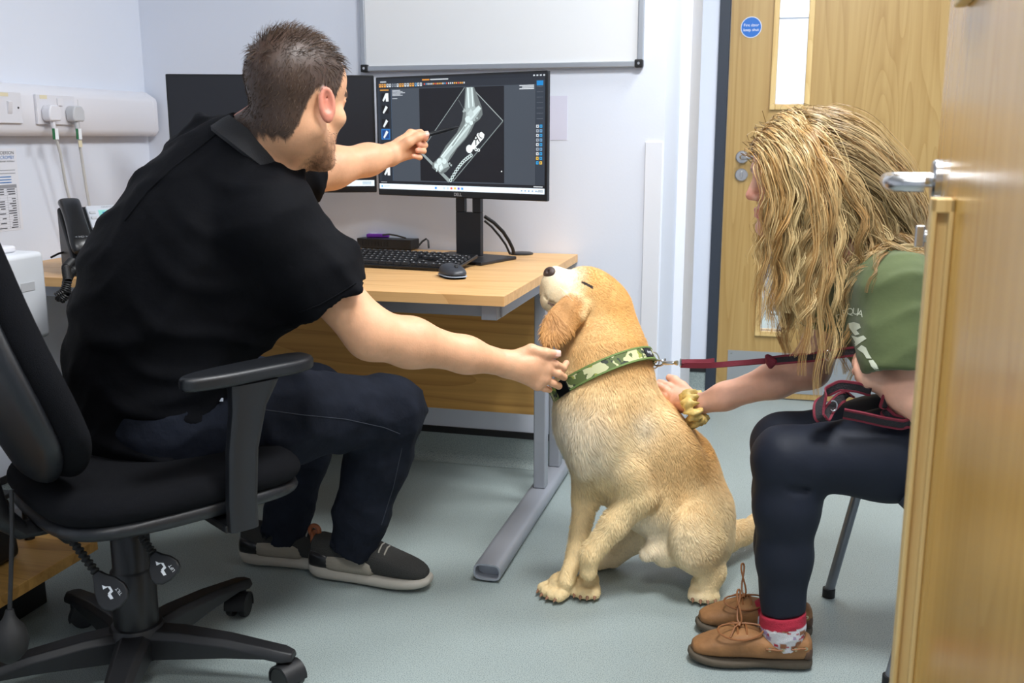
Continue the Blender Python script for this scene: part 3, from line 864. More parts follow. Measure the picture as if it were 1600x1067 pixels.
text('phone_brand', 'GRANDSTREAM', .009, Mp @ Matrix.Translation((.045, .218, .0124)), M_inkg, ph)
for k in range(2): MB().bx((-.022, .168 + k * .022, .012), (-.006, .178 + k * .022, .015), Mp).build('soft_key', M_plasg, ph, bevel=0.002)
for r_ in range(5):
    for k in range(4): MB().bx((-.018 + k * .03, .018 + r_ * .023, .0), (.002 + k * .03, .031 + r_ * .023, .005), Mp).build('phone_key', M_blackg, ph, bevel=0.002)
hs = MB()
hp = [(-.072, .02, .018), (-.072, .05, .034), (-.072, .12, .040), (-.072, .19, .040), (-.072, .225, .032), (-.072, .24, .016)]
vs = []; fs = []; n_ = 16
for i, (x, y, z) in enumerate(hp):
    wv = [.026, .031, .027, .027, .031, .024][i]; hv = [.010, .018, .014, .014, .018, .010][i]
    for k in range(n_):
        a = 2 * math.pi * k / n_
        vs.append((x + wv * math.copysign(abs(math.cos(a)) ** .7, math.cos(a)), y, z + hv * math.copysign(abs(math.sin(a)) ** .7, math.sin(a))))
for i in range(len(hp) - 1):
    for k in range(n_): fs.append((i * n_ + k, i * n_ + (k + 1) % n_, (i + 1) * n_ + (k + 1) % n_, (i + 1) * n_ + k))
fs += [tuple(range(n_ - 1, -1, -1)), tuple(range((len(hp) - 1) * n_, len(hp) * n_))]
hs.add(vs, fs, Mp)
hso = hs.build('handset', M_blackg, ph, sub=1)
text('handset_mark', '< HD >', .010, Mp @ Matrix.Translation((-.072, .055, .0525)), M_inkg, hso)
# coiled cord: hangs over the front edge of the desk
cp = [pt(126, 404, 2.58), pt(124, 412, 2.56), pt(128, 420, 2.53), pt(112, 408, 2.52), pt(103, 418, 2.47), pt(106, 440, 2.44), pt(100, 455, 2.44), pt(90, 462, 2.44), pt(96, 468, 2.44), pt(104, 460, 2.44), pt(104, 440, 2.45), pt(112, 424, 2.48), pt(124, 418, 2.52)]
def resample(P, n):
    P = np.array(P); d = np.r_[0, np.cumsum(np.linalg.norm(np.diff(P, axis=0), axis=1))]
    s = np.linspace(0, d[-1], n); return np.stack([np.interp(s, d, P[:, i]) for i in range(3)], 1), d[-1]
q, L_ = resample(cp, 700)
for _ in range(12): q[1:-1] = (q[:-2] + q[1:-1] * 2 + q[2:]) / 4
nv = None; pts_ = []
for i in range(len(q)):
    d = nrm(q[min(i + 1, len(q) - 1)] - q[max(i - 1, 0)])
    if nv is None: nv = nrm(np.cross(d, [0.3, .9, .1]))
    nv = nrm(nv - d * (nv @ d)); b = np.cross(d, nv); a = i * 2 * math.pi / 9
    pts_.append(q[i] + (nv * math.cos(a) + b * math.sin(a)) * .0085)
rebase(MB().tube(pts_, .0028, 5).build('coiled_cord', M_cable), ph)
cable('floor_cable', 'black cable dangling under the left end of the desk', [onz(60, 440, .70), pt(62, 455, 2.55), pt(66, 475, 2.57), pt(66, 500, 2.6)], .004, M_cable)
cable('phone_lead', 'thin black lead lying on the desk behind the phone handset', [pt(80, 402, 2.72), pt(92, 396, 2.75), pt(105, 393, 2.8)], .003, M_cable)

# ------------------------------------------------------------------ white printer on a low trolley (left edge)
tv = thing('printer_trolley', 'low wooden trolley with black posts at the left edge', 'trolley', (-1.98, 1.76, 0), R(0))
MB().bx((-.16, -.56, .118), (.43, .17, .145)).build('lower_shelf', M_oakd, tv, bevel=0.002)
MB().bx((-.16, -.50, .645), (.30, .16, .665)).build('upper_shelf', M_oakd, tv, bevel=0.002)
for sx in (-.14, .27):
    for sy in (-.45, .13): MB().cyl((sx, sy, 0.145), (sx, sy, .645), .012, n=12).build('post', M_blackp, tv)
MB().bx((-.14, -.5, 0), (.33, .10, .118)).build('plinth', M_blackp, tv, bevel=0.004)
pr = thing('printer', 'white box printer at the left edge behind the chair back', 'printer', (-1.775, 1.64, .665))
MB().bx((-.30, -.26, 0), (.235, .19, .19)).build('body', mat('printer_white', srgb(226, 230, 236), 0.4), pr, bevel=0.012, seg=3)
MB().bx((-.27, -.22, .19), (.20, .15, .205)).build('lid', M_plasw, pr, bevel=0.006, seg=2)
MB().bx((.2352, .11, .11), (.2362, .15, .128)).build('badge', M_plasg, pr)
bk = thing('black_box', 'black storage box on the low trolley shelf', 'box', (-1.80, 1.62, .145))
MB().box((0, 0, .075), (.30, .36, .15), taper=.96).build('body', M_blackp, bk, bevel=0.02, seg=3)
MB().box((0, 0, .155), (.30, .36, .012)).build('lid', M_blackm, bk, bevel=0.005)
# ------------------------------------------------------------------ smooth-blended solids -> one continuous mesh
class Solid:
    def __init__(s):
        s.p = []
    def _add(s, fn, lo, hi, k, op='u'):
        s.p.append((fn, np.asarray(lo, float), np.asarray(hi, float), k, op))
        return s
    def cone(s, a, b, ra, rb, k=0.02, op='u'):
        a = np.asarray(a, float); b = np.asarray(b, float); ab = b - a; L2 = max(ab @ ab, 1e-9)
        def fn(X, Y, Z):
            px, py, pz = X - a[0], Y - a[1], Z - a[2]
            t = np.clip((px * ab[0] + py * ab[1] + pz * ab[2]) / L2, 0, 1)
            return np.sqrt((px - t * ab[0]) ** 2 + (py - t * ab[1]) ** 2 + (pz - t * ab[2]) ** 2) - (ra + (rb - ra) * t)
        r = max(ra, rb)
        return s._add(fn, np.minimum(a, b) - r, np.maximum(a, b) + r, k, op)
    def chain(s, pts, rad, k=0.02, op='u'):
        for i in range(len(pts) - 1):
            s.cone(pts[i], pts[i + 1], rad[i], rad[i + 1], k, op)
        return s
    def ell(s, c, axes, r, k=0.02, op='u'):
        """ellipsoid; axes = three unit vectors"""
        c = np.asarray(c, float); A = np.array([nrm(a) for a in axes]); r = np.asarray(r, float)
        def fn(X, Y, Z):
            px, py, pz = X - c[0], Y - c[1], Z - c[2]
            q = [(px * A[i][0] + py * A[i][1] + pz * A[i][2]) / r[i] for i in range(3)]
            k0 = np.sqrt(q[0] ** 2 + q[1] ** 2 + q[2] ** 2)
            k1 = np.sqrt((q[0] / r[0]) ** 2 + (q[1] / r[1]) ** 2 + (q[2] / r[2]) ** 2)
            return k0 * (k0 - 1) / np.maximum(k1, 1e-6)
        e = np.sqrt(((A.T * r) ** 2).sum(1))
        return s._add(fn, c - e, c + e, k, op)
    def loft(s, a, b, u, ra, rb, k=0.02, op='u'):
        """elliptic tapered segment; u = side axis; ra, rb = (side radius, other radius)"""
        a = np.asarray(a, float); b = np.asarray(b, float); ab = b - a; L = np.linalg.norm(ab); w = ab / L
        u = np.asarray(u, float); u = nrm(u - w * (u @ w)); v = np.cross(w, u)
        def fn(X, Y, Z):
            px, py, pz = X - a[0], Y - a[1], Z - a[2]
            h = px * w[0] + py * w[1] + pz * w[2]
            t = np.clip(h / L, 0, 1)
            e = h - t * L
            su = ra[0] + (rb[0] - ra[0]) * t; sv = ra[1] + (rb[1] - ra[1]) * t
            qu = (px * u[0] + py * u[1] + pz * u[2]) / su; qv = (px * v[0] + py * v[1] + pz * v[2]) / sv
            m = np.minimum(su, sv)
            qe = e / m
            k0 = np.sqrt(qu ** 2 + qv ** 2 + qe ** 2)
            k1 = np.sqrt((qu / su) ** 2 + (qv / sv) ** 2 + (qe / m) ** 2)
            return k0 * (k0 - 1) / np.maximum(k1, 1e-6)
        r = max(*ra, *rb)
        return s._add(fn, np.minimum(a, b) - r, np.maximum(a, b) + r, k, op)
    def lofts(s, st, u, k=0.03):
        """st = [(point, side r, other r), ...]"""
        for p, q in zip(st[:-1], st[1:]):
            s.loft(p[0], q[0], u, (p[1], p[2]), (q[1], q[2]), k)
        return s
    def cut(s, o, n, k=0.004):
        """remove everything on the +n side of a plane, near o"""
        s.p.append(('plane', np.asarray(o, float), nrm(n), k, 'c'))
        return s
    def field(s, lo, hi, h):
        lo = np.asarray(lo, float); hi = np.asarray(hi, float)
        n = np.ceil((hi - lo) / h).astype(int) + 1
        ax = [(lo[i] + h * np.arange(n[i])).astype(np.float32) for i in range(3)]
        F = np.full(n, 0.5, np.float32)
        for fn, a, b, k, op in s.p:
            if op == 'c':
                d = (ax[0][:, None, None] - a[0]) * b[0] + (ax[1][None, :, None] - a[1]) * b[1] + (ax[2][None, None, :] - a[2]) * b[2]
                F = np.maximum(F, d.astype(np.float32)); continue
            m = k + 4 * h
            i0 = np.clip(np.floor((a - m - lo) / h).astype(int), 0, n); i1 = np.clip(np.ceil((b + m - lo) / h).astype(int) + 1, 0, n)
            if (i1 <= i0).any(): continue
            sl = tuple(slice(p, q) for p, q in zip(i0, i1))
            d = fn(ax[0][sl[0]][:, None, None], ax[1][sl[1]][None, :, None], ax[2][sl[2]][None, None, :]).astype(np.float32)
            c = F[sl]
            kk = max(k, 1e-4)
            if op == 'u':
                hh = np.clip(0.5 + 0.5 * (c - d) / kk, 0, 1)
                F[sl] = c * (1 - hh) + d * hh - kk * hh * (1 - hh)
            else:
                hh = np.clip(0.5 - 0.5 * (c + d) / kk, 0, 1)
                F[sl] = c * (1 - hh) - d * hh + kk * hh * (1 - hh)
        return F, lo
    def mesh(s, h, lo=None, hi=None, warp=None):
        if lo is None:
            bs = [(p[1], p[2]) for p in s.p if p[4] == 'u']
            lo = np.min([b[0] for b in bs], 0) - 3 * h; hi = np.max([b[1] for b in bs], 0) + 3 * h
        F, lo = s.field(lo, hi, h)
        if warp is not None:
            n = F.shape
            X, Y, Z = np.meshgrid(*[lo[i] + h * np.arange(n[i]) for i in range(3)], indexing='ij')
            F = F + warp(X, Y, Z).astype(np.float32)
        return surface(F, lo, h)

def surface(F, lo, h):
    S = F < 0
    n = np.array(F.shape)
    cnt = np.zeros(n - 1, np.uint8)
    for i in (0, 1):
        for j in (0, 1):
            for k in (0, 1):
                cnt += S[i:n[0] - 1 + i, j:n[1] - 1 + j, k:n[2] - 1 + k]
    act = np.argwhere((cnt > 0) & (cnt < 8))
    idx = np.full(n - 1, -1, np.int32)
    idx[tuple(act.T)] = np.arange(len(act))
    V = np.zeros((len(act), 3)); C = np.zeros(len(act))
    cor = [(i, j, k) for i in (0, 1) for j in (0, 1) for k in (0, 1)]
    for a in cor:
        for ax in range(3):
            if a[ax]: continue
            b = list(a); b[ax] = 1
            fa = F[act[:, 0] + a[0], act[:, 1] + a[1], act[:, 2] + a[2]]; fb = F[act[:, 0] + b[0], act[:, 1] + b[1], act[:, 2] + b[2]]
            cr = (fa < 0) != (fb < 0)
            t = np.where(cr, fa / np.where(cr, fa - fb, 1), 0)
            p = np.tile(np.array(a, float), (len(act), 1)); p[:, ax] += t
            V += p * cr[:, None]; C += cr
    V = (act + V / C[:, None]) * h + lo
    Q = []
    for ax in range(3):
        b, c = (ax + 1) % 3, (ax + 2) % 3
        sl0 = [slice(None)] * 3; sl1 = [slice(None)] * 3
        sl0[ax] = slice(0, -1); sl1[ax] = slice(1, None)
        A = S[tuple(sl0)]; B = S[tuple(sl1)]
        e = np.argwhere(A != B)
        e = e[(e[:, b] > 0) & (e[:, c] > 0) & (e[:, b] < n[b] - 1) & (e[:, c] < n[c] - 1)]
        if not len(e): continue
        def cell(db, dc):
            q = e.copy(); q[:, b] += db; q[:, c] += dc
            return idx[tuple(q.T)]
        q = np.stack([cell(-1, -1), cell(0, -1), cell(0, 0), cell(-1, 0)], 1)
        fl = A[tuple(e.T)]
        q[~fl] = q[~fl][:, ::-1]
        Q.append(q)
    Q = np.concatenate(Q)
    Q = Q[(Q >= 0).all(1)]
    return V, Q

def mesh_np(name, V, Q, mat_, parent=None, colf=None, org=None, smooth=True):
    """numpy arrays -> object (quads or tris); colf(V) gives linear rgb per vertex"""
    me = bpy.data.meshes.new(name)
    if org is not None: W = V - np.asarray(org)
    else: W = V
    k = Q.shape[1]
    me.vertices.add(len(W)); me.vertices.foreach_set('co', W.astype(np.float32).ravel())
    me.loops.add(Q.size); me.loops.foreach_set('vertex_index', Q.astype(np.int32).ravel())
    me.polygons.add(len(Q)); me.polygons.foreach_set('loop_start', np.arange(0, Q.size, k, dtype=np.int32))
    if smooth: me.polygons.foreach_set('use_smooth', np.ones(len(Q), bool))
    me.update(calc_edges=True); me.validate()
    if colf is not None:
        c = colf(V) if callable(colf) else colf
        at = me.color_attributes.new('Col', 'FLOAT_COLOR', 'POINT')
        at.data.foreach_set('color', np.c_[c, np.ones(len(c))].astype(np.float32).ravel())
    return link(name, me, mat_, parent)

def vnormals(V, Q):
    n = np.cross(V[Q[:, 2]] - V[Q[:, 0]], V[Q[:, 3]] - V[Q[:, 1]]) if Q.shape[1] == 4 else np.cross(V[Q[:, 1]] - V[Q[:, 0]], V[Q[:, 2]] - V[Q[:, 0]])
    N = np.zeros_like(V)
    for i in range(Q.shape[1]): np.add.at(N, Q[:, i], n)
    return N / np.maximum(np.linalg.norm(N, axis=1, keepdims=True), 1e-12)

def join_np(parts):
    Vs, Qs, o = [], [], 0
    for V, Q in parts:
        Vs.append(V); Qs.append(Q + o); o += len(V)
    return np.concatenate(Vs), np.concatenate(Qs)

def scatter(V, Q, n, w=None):
    """random points on a quad mesh: positions, normals, source vertex"""
    a = np.linalg.norm(np.cross(V[Q[:, 2]] - V[Q[:, 0]], V[Q[:, 3]] - V[Q[:, 1]]), axis=1)
    if w is not None: a = a * w
    f = rng.choice(len(Q), n, p=a / a.sum())
    u, v = rng.random(n)[:, None], rng.random(n)[:, None]
    q = Q[f]
    P = V[q[:, 0]] * (1 - u) * (1 - v) + V[q[:, 1]] * u * (1 - v) + V[q[:, 2]] * u * v + V[q[:, 3]] * (1 - u) * v
    N = vnormals(V, Q)
    return P, nrmr(N[q].mean(1)), f

def nrmr(A):
    return A / np.maximum(np.linalg.norm(A, axis=1, keepdims=True), 1e-12)

def strands(paths, width, side=None, taper=True):
    """paths (n, m, 3) -> flat ribbons facing out; width scalar or (n,)"""
    n, m, _ = paths.shape
    d = np.gradient(paths, axis=1)
    if side is None:
        side = nrmr(np.cross(d[:, 0], rng.normal(size=(n, 3))))
    s = np.repeat(side[:, None, :], m, 1)
    s = s - d * ((s * d).sum(2, keepdims=True) / np.maximum((d * d).sum(2, keepdims=True), 1e-12))
    s = s / np.maximum(np.linalg.norm(s, axis=2, keepdims=True), 1e-9)
    wv = np.asarray(width) * np.ones(n)
    prof = np.linspace(1, .15, m) ** .7 if taper else np.ones(m)
    off = s * (wv[:, None] * prof[None, :])[:, :, None] / 2
    A = paths - off; B = paths + off
    V = np.stack([A, B], 2).reshape(-1, 3)
    b = (np.arange(n) * m * 2)[:, None] + (np.arange(m - 1) * 2)[None, :]
    Q = np.stack([b, b + 1, b + 3, b + 2], 2).reshape(-1, 4)
    return V, Q

def vnoise(P, f, seed=0):
    """cheap smooth pseudo noise in -1..1"""
    r = np.random.default_rng(seed); o = np.zeros(len(P))
    for i in range(5):
        k = nrm(r.normal(size=3)) * f * (0.7 + 0.6 * r.random()); o += np.sin(P @ k + r.random() * 6.28)
    return o / 2.6

def smoothstep(a, b, x):
    t = np.clip((x - a) / (b - a), 0, 1); return t * t * (3 - 2 * t)
def mix(a, b, t):
    return np.asarray(a)[None, :] * (1 - t[:, None]) + np.asarray(b)[None, :] * t[:, None]

def head_solid(S, O, f, u, sc=1.0, fem=False, k=0.012):
    """head added to solid S; O = midpoint between the ears, f = face direction, u = up"""
    f = nrm(f); u = nrm(u - f * (np.asarray(u) @ f)); l = np.cross(u, f)
    def L(x, y, z): return O + (f * x + l * y + u * z) * sc
    ax = (f, l, u)
    S.ell(L(-.014, 0, .042), ax, np.array([.097, .077, .088]) * sc, k)
    S.ell(L(.045, 0, .05), ax, np.array([.046, .060, .050]) * sc, .03)
    S.ell(L(.046, 0, -.03), ax, np.array([.044, .053, .072]) * sc, .03)
    jw = .046 if fem else .053
    for y in (-1, 1):
        S.cone(L(.0, y * jw, -.045), L(.07, y * .018, -.098), .020 * sc, .018 * sc, .025)
        S.ell(L(.058, y * .040, -.016), ax, np.array([.026, .022, .018]) * sc, .02)
    S.ell(L(.080, 0, -.098), ax, np.array([.016, .022, .016]) * sc, .02)
    S.cone(L(.083, -.030, .030), L(.083, .030, .030), .0125 * sc, .0125 * sc, .015)
    for y in (-1, 1):
        S.cone(L(.100, y * .030, .010), L(.094, y * .040, .010), .012 * sc, .010 * sc, .010, 's')
        S.ell(L(.0755, y * .031, .010), ax, np.array([.0135, .014, .0125]) * sc, .003)
        S.cone(L(.088, y * .020, .019), L(.080, y * .044, .018), .004 * sc, .004 * sc, .004)
    S.cone(L(.090, 0, .018), L(.108, 0, -.022), .0085 * sc, .0115 * sc, .012)
    for y in (-1, 1): S.ell(L(.098, y * .011, -.029), ax, np.array([.010, .008, .007]) * sc, .006)
    S.cone(L(.091, -.017, -.057), L(.091, .017, -.057), .0055 * sc, .0055 * sc, .006); S.cone(L(.093, -.008, -.056), L(.093, .008, -.056), .006 * sc, .006 * sc, .006)
    S.cone(L(.091, -.014, -.069), L(.091, .014, -.069), .0065 * sc, .0065 * sc, .006)
    S.cone(L(.1005, -.022, -.063), L(.1005, .022, -.063), .0028 * sc, .0028 * sc, .004, 's')
    for y in (-1, 1):
        eo = nrm(l * y - f * .35); e1 = nrm(u + f * -.2); e1 = nrm(e1 - eo * (e1 @ eo)); e2 = np.cross(e1, eo)
        c = L(-.008, y * .082, -.001)
        S.ell(c, (e1, e2, eo), np.array([.032, .018, .0065]) * sc, .004)
        S.ell(c + (e1 * .004 + eo * .006) * sc, (e1, e2, eo), np.array([.021, .0095, .0085]) * sc, .004, 's')
        S.ell(c - e1 * .024 * sc, (e1, e2, eo), np.array([.010, .009, .005]) * sc, .005)
    return L, ax
# ------------------------------------------------------------------ office chair
CH = np.array([-1.233, 1.631, 0.0]); cphi = R(42)
Fc = math.cos(cphi) * RT + math.sin(cphi) * FH
chair = thing('office_chair', 'black fabric office swivel chair with armrests under the man', 'chair', tuple(CH), math.atan2(Fc[1], Fc[0]))
M_fab = mat('black_chair_fabric', srgb(17, 18, 22), 0.95, bump=0.6, bscale=900, spec=0.15)
M_shell = mat('chair_shell', srgb(25, 27, 31), 0.42, bump=0.08, bscale=600)
def rel(p):
    M = Matrix.Translation(chair.location) @ Matrix.Rotation(chair.rotation_euler.z, 4, 'Z')
    return M.inverted() @ Vector(p)
# five-star base
for k in range(5):
    a = R(22 + 72 * k)
    Ma = Matrix.Rotation(a, 4, 'Z')
    m = MB(); st = [(.03, .034, .052, .112), (.10, .031, .058, .112), (.20, .027, .066, .103), (.28, .024, .068, .090), (.315, .024, .062, .084), (.335, .016, .062, .078)]
    vs = []; fs = []
    for x, w_, zb, zt in st:
        vs += [(x, -w_, zb), (x, w_, zb), (x, w_, zt - .012), (x, w_ * .62, zt), (x, -w_ * .62, zt), (x, -w_, zt - .012)]
    for i in range(len(st) - 1):
        for j in range(6): fs.append((i * 6 + j, i * 6 + (j + 1) % 6, i * 6 + 6 + (j + 1) % 6, i * 6 + 6 + j))
    fs += [tuple(range(5, -1, -1)), tuple(range(len(st) * 6 - 6, len(st) * 6))]
    m.add(vs, fs, Ma); leg = m.build('base_leg', M_blackm, chair, bevel=0.003)
    Mc = Ma @ Matrix.Translation((.31, 0, 0)) @ Matrix.Rotation(R([20, 60, -30, 100, 150][k]), 4, 'Z')
    MB().cyl((0, 0, .045), (0, 0, .078), .013, n=14, M=Mc).build('caster_stem', M_blackm, leg)
    cs = MB()
    for s in (-1, 1): cs.cyl((-.015, s * .007, .0275), (-.015, s * .024, .0275), .0275, n=22, M=Mc)
    cs.build('caster_wheel', M_blackp, leg, bevel=0.004)
    hd = MB(); aa = np.linspace(-.35, math.pi + .1, 12); vs = []; fs = []
    for a_ in aa:
        for r_ in (.031, .027):
            for s in (-.0245, .0245): vs.append((-.015 + r_ * math.cos(a_), s, .0275 + r_ * math.sin(a_)))
    for i in range(len(aa) - 1):
        b_ = i * 4; fs += [(b_, b_ + 1, b_ + 5, b_ + 4), (b_ + 2, b_ + 6, b_ + 7, b_ + 3), (b_, b_ + 4, b_ + 6, b_ + 2), (b_ + 1, b_ + 3, b_ + 7, b_ + 5)]
    hd.add(vs, fs, Mc); hd.build('caster_hood', M_blackm, leg)
MB().lathe([(.052, .05), (.056, .06), (.056, .108), (.050, .118), (.036, .122), (.036, .128)], 32).build('base_hub', M_blackm, chair)
MB().lathe([(.044, .118), (.044, .235), (.040, .240), (.038, .243), (.038, .33), (.034, .335), (.034, .375)], 32).build('gas_column', M_blackp, chair)
# mechanism and seat
MB().bx((-.12, -.09, .352), (.13, .09, .392)).build('mechanism', M_blackm, chair, bevel=0.01)
Sx = Solid()
def rbox_solid(c, half, r, Mt):
    """rounded superellipse slab"""
    Mi = np.array(Mt.inverted())
    c = np.asarray(c, float)
    def fn(X, Y, Z):
        x = Mi[0][0] * X + Mi[0][1] * Y + Mi[0][2] * Z + Mi[0][3] - c[0]; y = Mi[1][0] * X + Mi[1][1] * Y + Mi[1][2] * Z + Mi[1][3] - c[1]; z = Mi[2][0] * X + Mi[2][1] * Y + Mi[2][2] * Z + Mi[2][3] - c[2]
        qx = (np.abs(x) / half[0]) ** 4 + (np.abs(y) / half[1]) ** 4
        rr = qx ** .25
        dz = np.abs(z) - half[2] * (1 - .25 * np.clip(rr, 0, 1) ** 3)
        dr = (rr - 1) * min(half[0], half[1])
        a_ = np.maximum(dr + r, 0); b_ = np.maximum(dz + r, 0)
        return np.minimum(np.maximum(dr + r, dz + r), 0) + np.sqrt(a_ ** 2 + b_ ** 2) - r
    return fn
I4 = Matrix.Identity(4)
def pillow(name, c, half, r, Mt, mat_, h=.007, bend=None, parent=chair, post=None):
    S_ = Solid(); R_ = max(half) * 1.35
    cc_ = np.array(Mt @ Vector(c))
    S_._add(rbox_solid(c, half, r, Mt), cc_ - R_, cc_ + R_, .001)
    V_, Q_ = S_.mesh(h, cc_ - R_, cc_ + R_)
    if post is not None: V_ = post(V_)
    return mesh_np(name, V_, Q_, mat_, parent), V_, Q_
def dish(V_):
    x, y = V_[:, 0], V_[:, 1]
    V_ = V_.copy(); V_[:, 2] += .022 * (np.clip(x - .2, 0, 1) * -2.2) + .05 * (y / .25) ** 2 * .25 + .02 * np.clip(-x, 0, 1)
    return V_
pillow('seat_cushion', (.065, 0, .432), (.255, .232, .036), .030, I4, M_fab, post=dish)
pillow('seat_shell', (.065, 0, .394), (.250, .226, .020), .018, I4, M_shell, post=dish)
# backrest, tilted back
Mb = Matrix.Translation((-.160, -.01, .50)) @ Matrix.Rotation(R(-11), 4, 'Y')
def bend_back(V_):
    Mi = Mb.inverted(); q = np.array([tuple(Mi @ Vector(v)) for v in V_])
    q[:, 0] += .55 * q[:, 1] ** 2 - .035 * np.sin((q[:, 2] - .05) * 5.2)
    q[:, 1] *= 1 - .50 * smoothstep(.14, .56, q[:, 2]) - .30 * smoothstep(.10, -.04, q[:, 2])
    return np.array([tuple(Mb @ Vector(v)) for v in q])
def flip_axes(c, half):   # slab whose thin axis is local x
    return c, half
Mb2 = Mb @ Matrix.Rotation(R(90), 4, 'Y')          # local z of the slab -> chair x
pillow('backrest_cushion', (-.25, 0, .012), (.275, .222, .034), .030, Mb2, M_fab, post=bend_back)
pillow('backrest_shell', (-.25, 0, -.028), (.27, .214, .020), .018, Mb2, M_shell, post=bend_back)
MB().tube([(-.10, 0, .37), (-.20, 0, .375), (-.245, 0, .42), (-.275, 0, .60)], [.03, .03, .03, .026], 12, flat=((0, 0, 1), .5)).build('back_bar', M_blackm, chair)
# armrests
for s in (-1, 1):
    yo = s * .248
    m = MB(); sec = []
    st = [(.125, yo, .365, .030, .014), (.125, yo, .42, .030, .014), (.132, yo, .52, .031, .014), (.148, yo, .60, .036, .015), (.162, yo, .648, .050, .018)]
    vs = []; fs = []; n_ = 16
    for x, y, z, a_, b_ in st:
        for k in range(n_):
            t_ = 2 * math.pi * k / n_; c_, s_ = math.cos(t_), math.sin(t_)
            vs.append((x + a_ * math.copysign(abs(c_) ** .55, c_), y + b_ * math.copysign(abs(s_) ** .55, s_), z))
    for i in range(len(st) - 1):
        for k in range(n_): fs.append((i * n_ + k, i * n_ + (k + 1) % n_, (i + 1) * n_ + (k + 1) % n_, (i + 1) * n_ + k))
    fs += [tuple(range(n_ - 1, -1, -1)), tuple(range(len(st) * n_ - n_, len(st) * n_))]
    m.add(vs, fs); m.build('arm_post', M_shell, chair)
    MB().bx((.09, yo, .362), (.16, yo - s * .16, .378)).build('arm_bracket', M_blackm, chair, bevel=0.004)
    # pad: rounded outline, slightly wider at the front
    out = []
    for k in range(40):
        t_ = 2 * math.pi * k / 40; c_, s_ = math.cos(t_), math.sin(t_)
        x = .165 + .142 * math.copysign(abs(c_) ** .62, c_); w_ = .040 + .010 * c_
        out.append((x, yo - s * .022 - s * .016 * (x - .165) / .142 + w_ * math.copysign(abs(s_) ** .7, s_)))
    MB().prism(out, .648, .676).build('arm_pad', M_shell, chair, bevel=0.010, seg=4)
# paddle levers on ribbed stems
def paddle(stem, tip, nrm_, word, t):
    a = rel(stem); b = rel(tip); a, b = np.array(a), np.array(b)
    n = np.array((Matrix.Rotation(-chair.rotation_euler.z, 4, 'Z') @ Vector(nrm_)))
    d = nrm(b - a); q_ = a + (b - a) * .58
    k = 46; pts = [a + (q_ - a) * i / k for i in range(k + 1)]
    stem_o = MB().tube(pts, [.0062 + .0026 * (1 if (i % 4) < 2 else 0) for i in range(k + 1)], 12).build('lever_stem', M_rubber, chair)
    Mf = frame(q_, d, n)
    L_ = np.linalg.norm(b - q_)
    out = [(0, -.008), (.012, -.013), (.03, -.024), (.05, -.030), (.065, -.028), (.075, -.018), (.079, 0), (.075, .018), (.065, .028), (.05, .030), (.03, .024), (.012, .013), (0, .008)]
    out = [(x * L_ / .079 if True else x, y) for x, y in out]
    pd_ = MB().prism(out, -.006, .006, Mf).build('lever_paddle', M_blackm, chair, bevel=0.004, seg=3)
    ic_ = MB()
    up_ = Mf @ Matrix.Translation((.046 * L_ / .079, 0, .0065))
    ic_.prism([(-.020, -.003), (-.012, -.006), (-.010, .003), (-.002, .003), (.000, -.004), (.004, -.004), (.003, .006), (-.008, .007), (-.014, .000)], 0, .0004, up_)
    ic_.prism([(.002, -.006), (.012, -.006), (.014, -.001), (.004, 0)], 0, .0004, up_)
    ic_.build('lever_icon', M_print, pd_)
    text('lever_word', word, .0085, up_ @ Matrix.Translation((.010, .014, .0002)) @ Matrix.Rotation(R(180), 4, 'Z'), M_print, pd_)
paddle(pt(96, 822, 1.90), pt(190, 948, 1.86), -FW + .35 * ZV, 'TILT', 1)
paddle(pt(200, 808, 1.93), pt(268, 906, 1.90), -FW + .35 * ZV, 'LIFT', 1)
o = MB().cyl(rel(pt(88, 815, 1.94)), rel(pt(110, 838, 1.90)), .022, .016, n=20).build('lever_boss', M_rubber, chair)
MB().cyl(rel(pt(142, 826, 1.90)), rel(pt(145, 826, 1.88)), .006, n=12).build('bolt', M_chrome, chair)
MB().tube([rel(pt(60, 800, 1.97)), rel(pt(120, 808, 1.96)), rel(pt(160, 812, 1.95))], [.012, .014, .012], 10).build('mechanism_bar', M_blackm, chair)
# lumbar pump bulb on its tube
tb = [rel(pt(18, 765, 1.78)), rel(pt(19, 830, 1.78)), rel(pt(17, 900, 1.78)), rel(pt(15, 958, 1.78))]
MB().tube(tb, .004, 8).build('pump_tube', M_cable, chair)
bl = [rel(pt(15, v_, 1.78)) for v_ in (952, 960, 966, 980, 1000, 1018, 1030, 1036)]
MB().tube(bl, [.007, .009, .012, .026, .033, .029, .018, .006], 18).build('pump_bulb', M_rubber, chair)
# ------------------------------------------------------------------ man on the office chair
phi = R(34)
Fm = math.cos(phi) * RT + math.sin(phi) * FH          # the way he sits
Lm = -math.sin(phi) * RT + math.cos(phi) * FH         # his left
SKIN = np.array(srgb(222, 168, 130)); SKIN_R = np.array(srgb(206, 132, 110)); SCALP = np.array(srgb(70, 52, 42)); NAIL = np.array(srgb(228, 184, 166))
M_skin = mat('skin', SKIN, 0.5, attr=True, bump=0.10, bscale=260, var=0.05, vscale=60, sss=0.12)
M_shirt = mat('black_cotton', srgb(11, 12, 16), 0.8, bump=0.35, bscale=38, var=0.12, vscale=14, spec=0.10, detail=5)
M_jeans = mat('dark_navy_denim', srgb(26, 30, 40), 0.88, bump=0.5, bscale=50, var=0.22, vscale=18, spec=0.15, detail=6)
M_collar = mat('ribbed_collar', srgb(26, 27, 31), 0.8, bump=0.3, bscale=400)
hipR = pt(285, 655, 2.08); hipL = hipR + Lm * .19
kneeR, ankR = pt(612, 642, 2.38), pt(551, 848, 2.492)
kneeL, ankL = pt(492, 622, 2.52), pt(440, 833, 2.60)
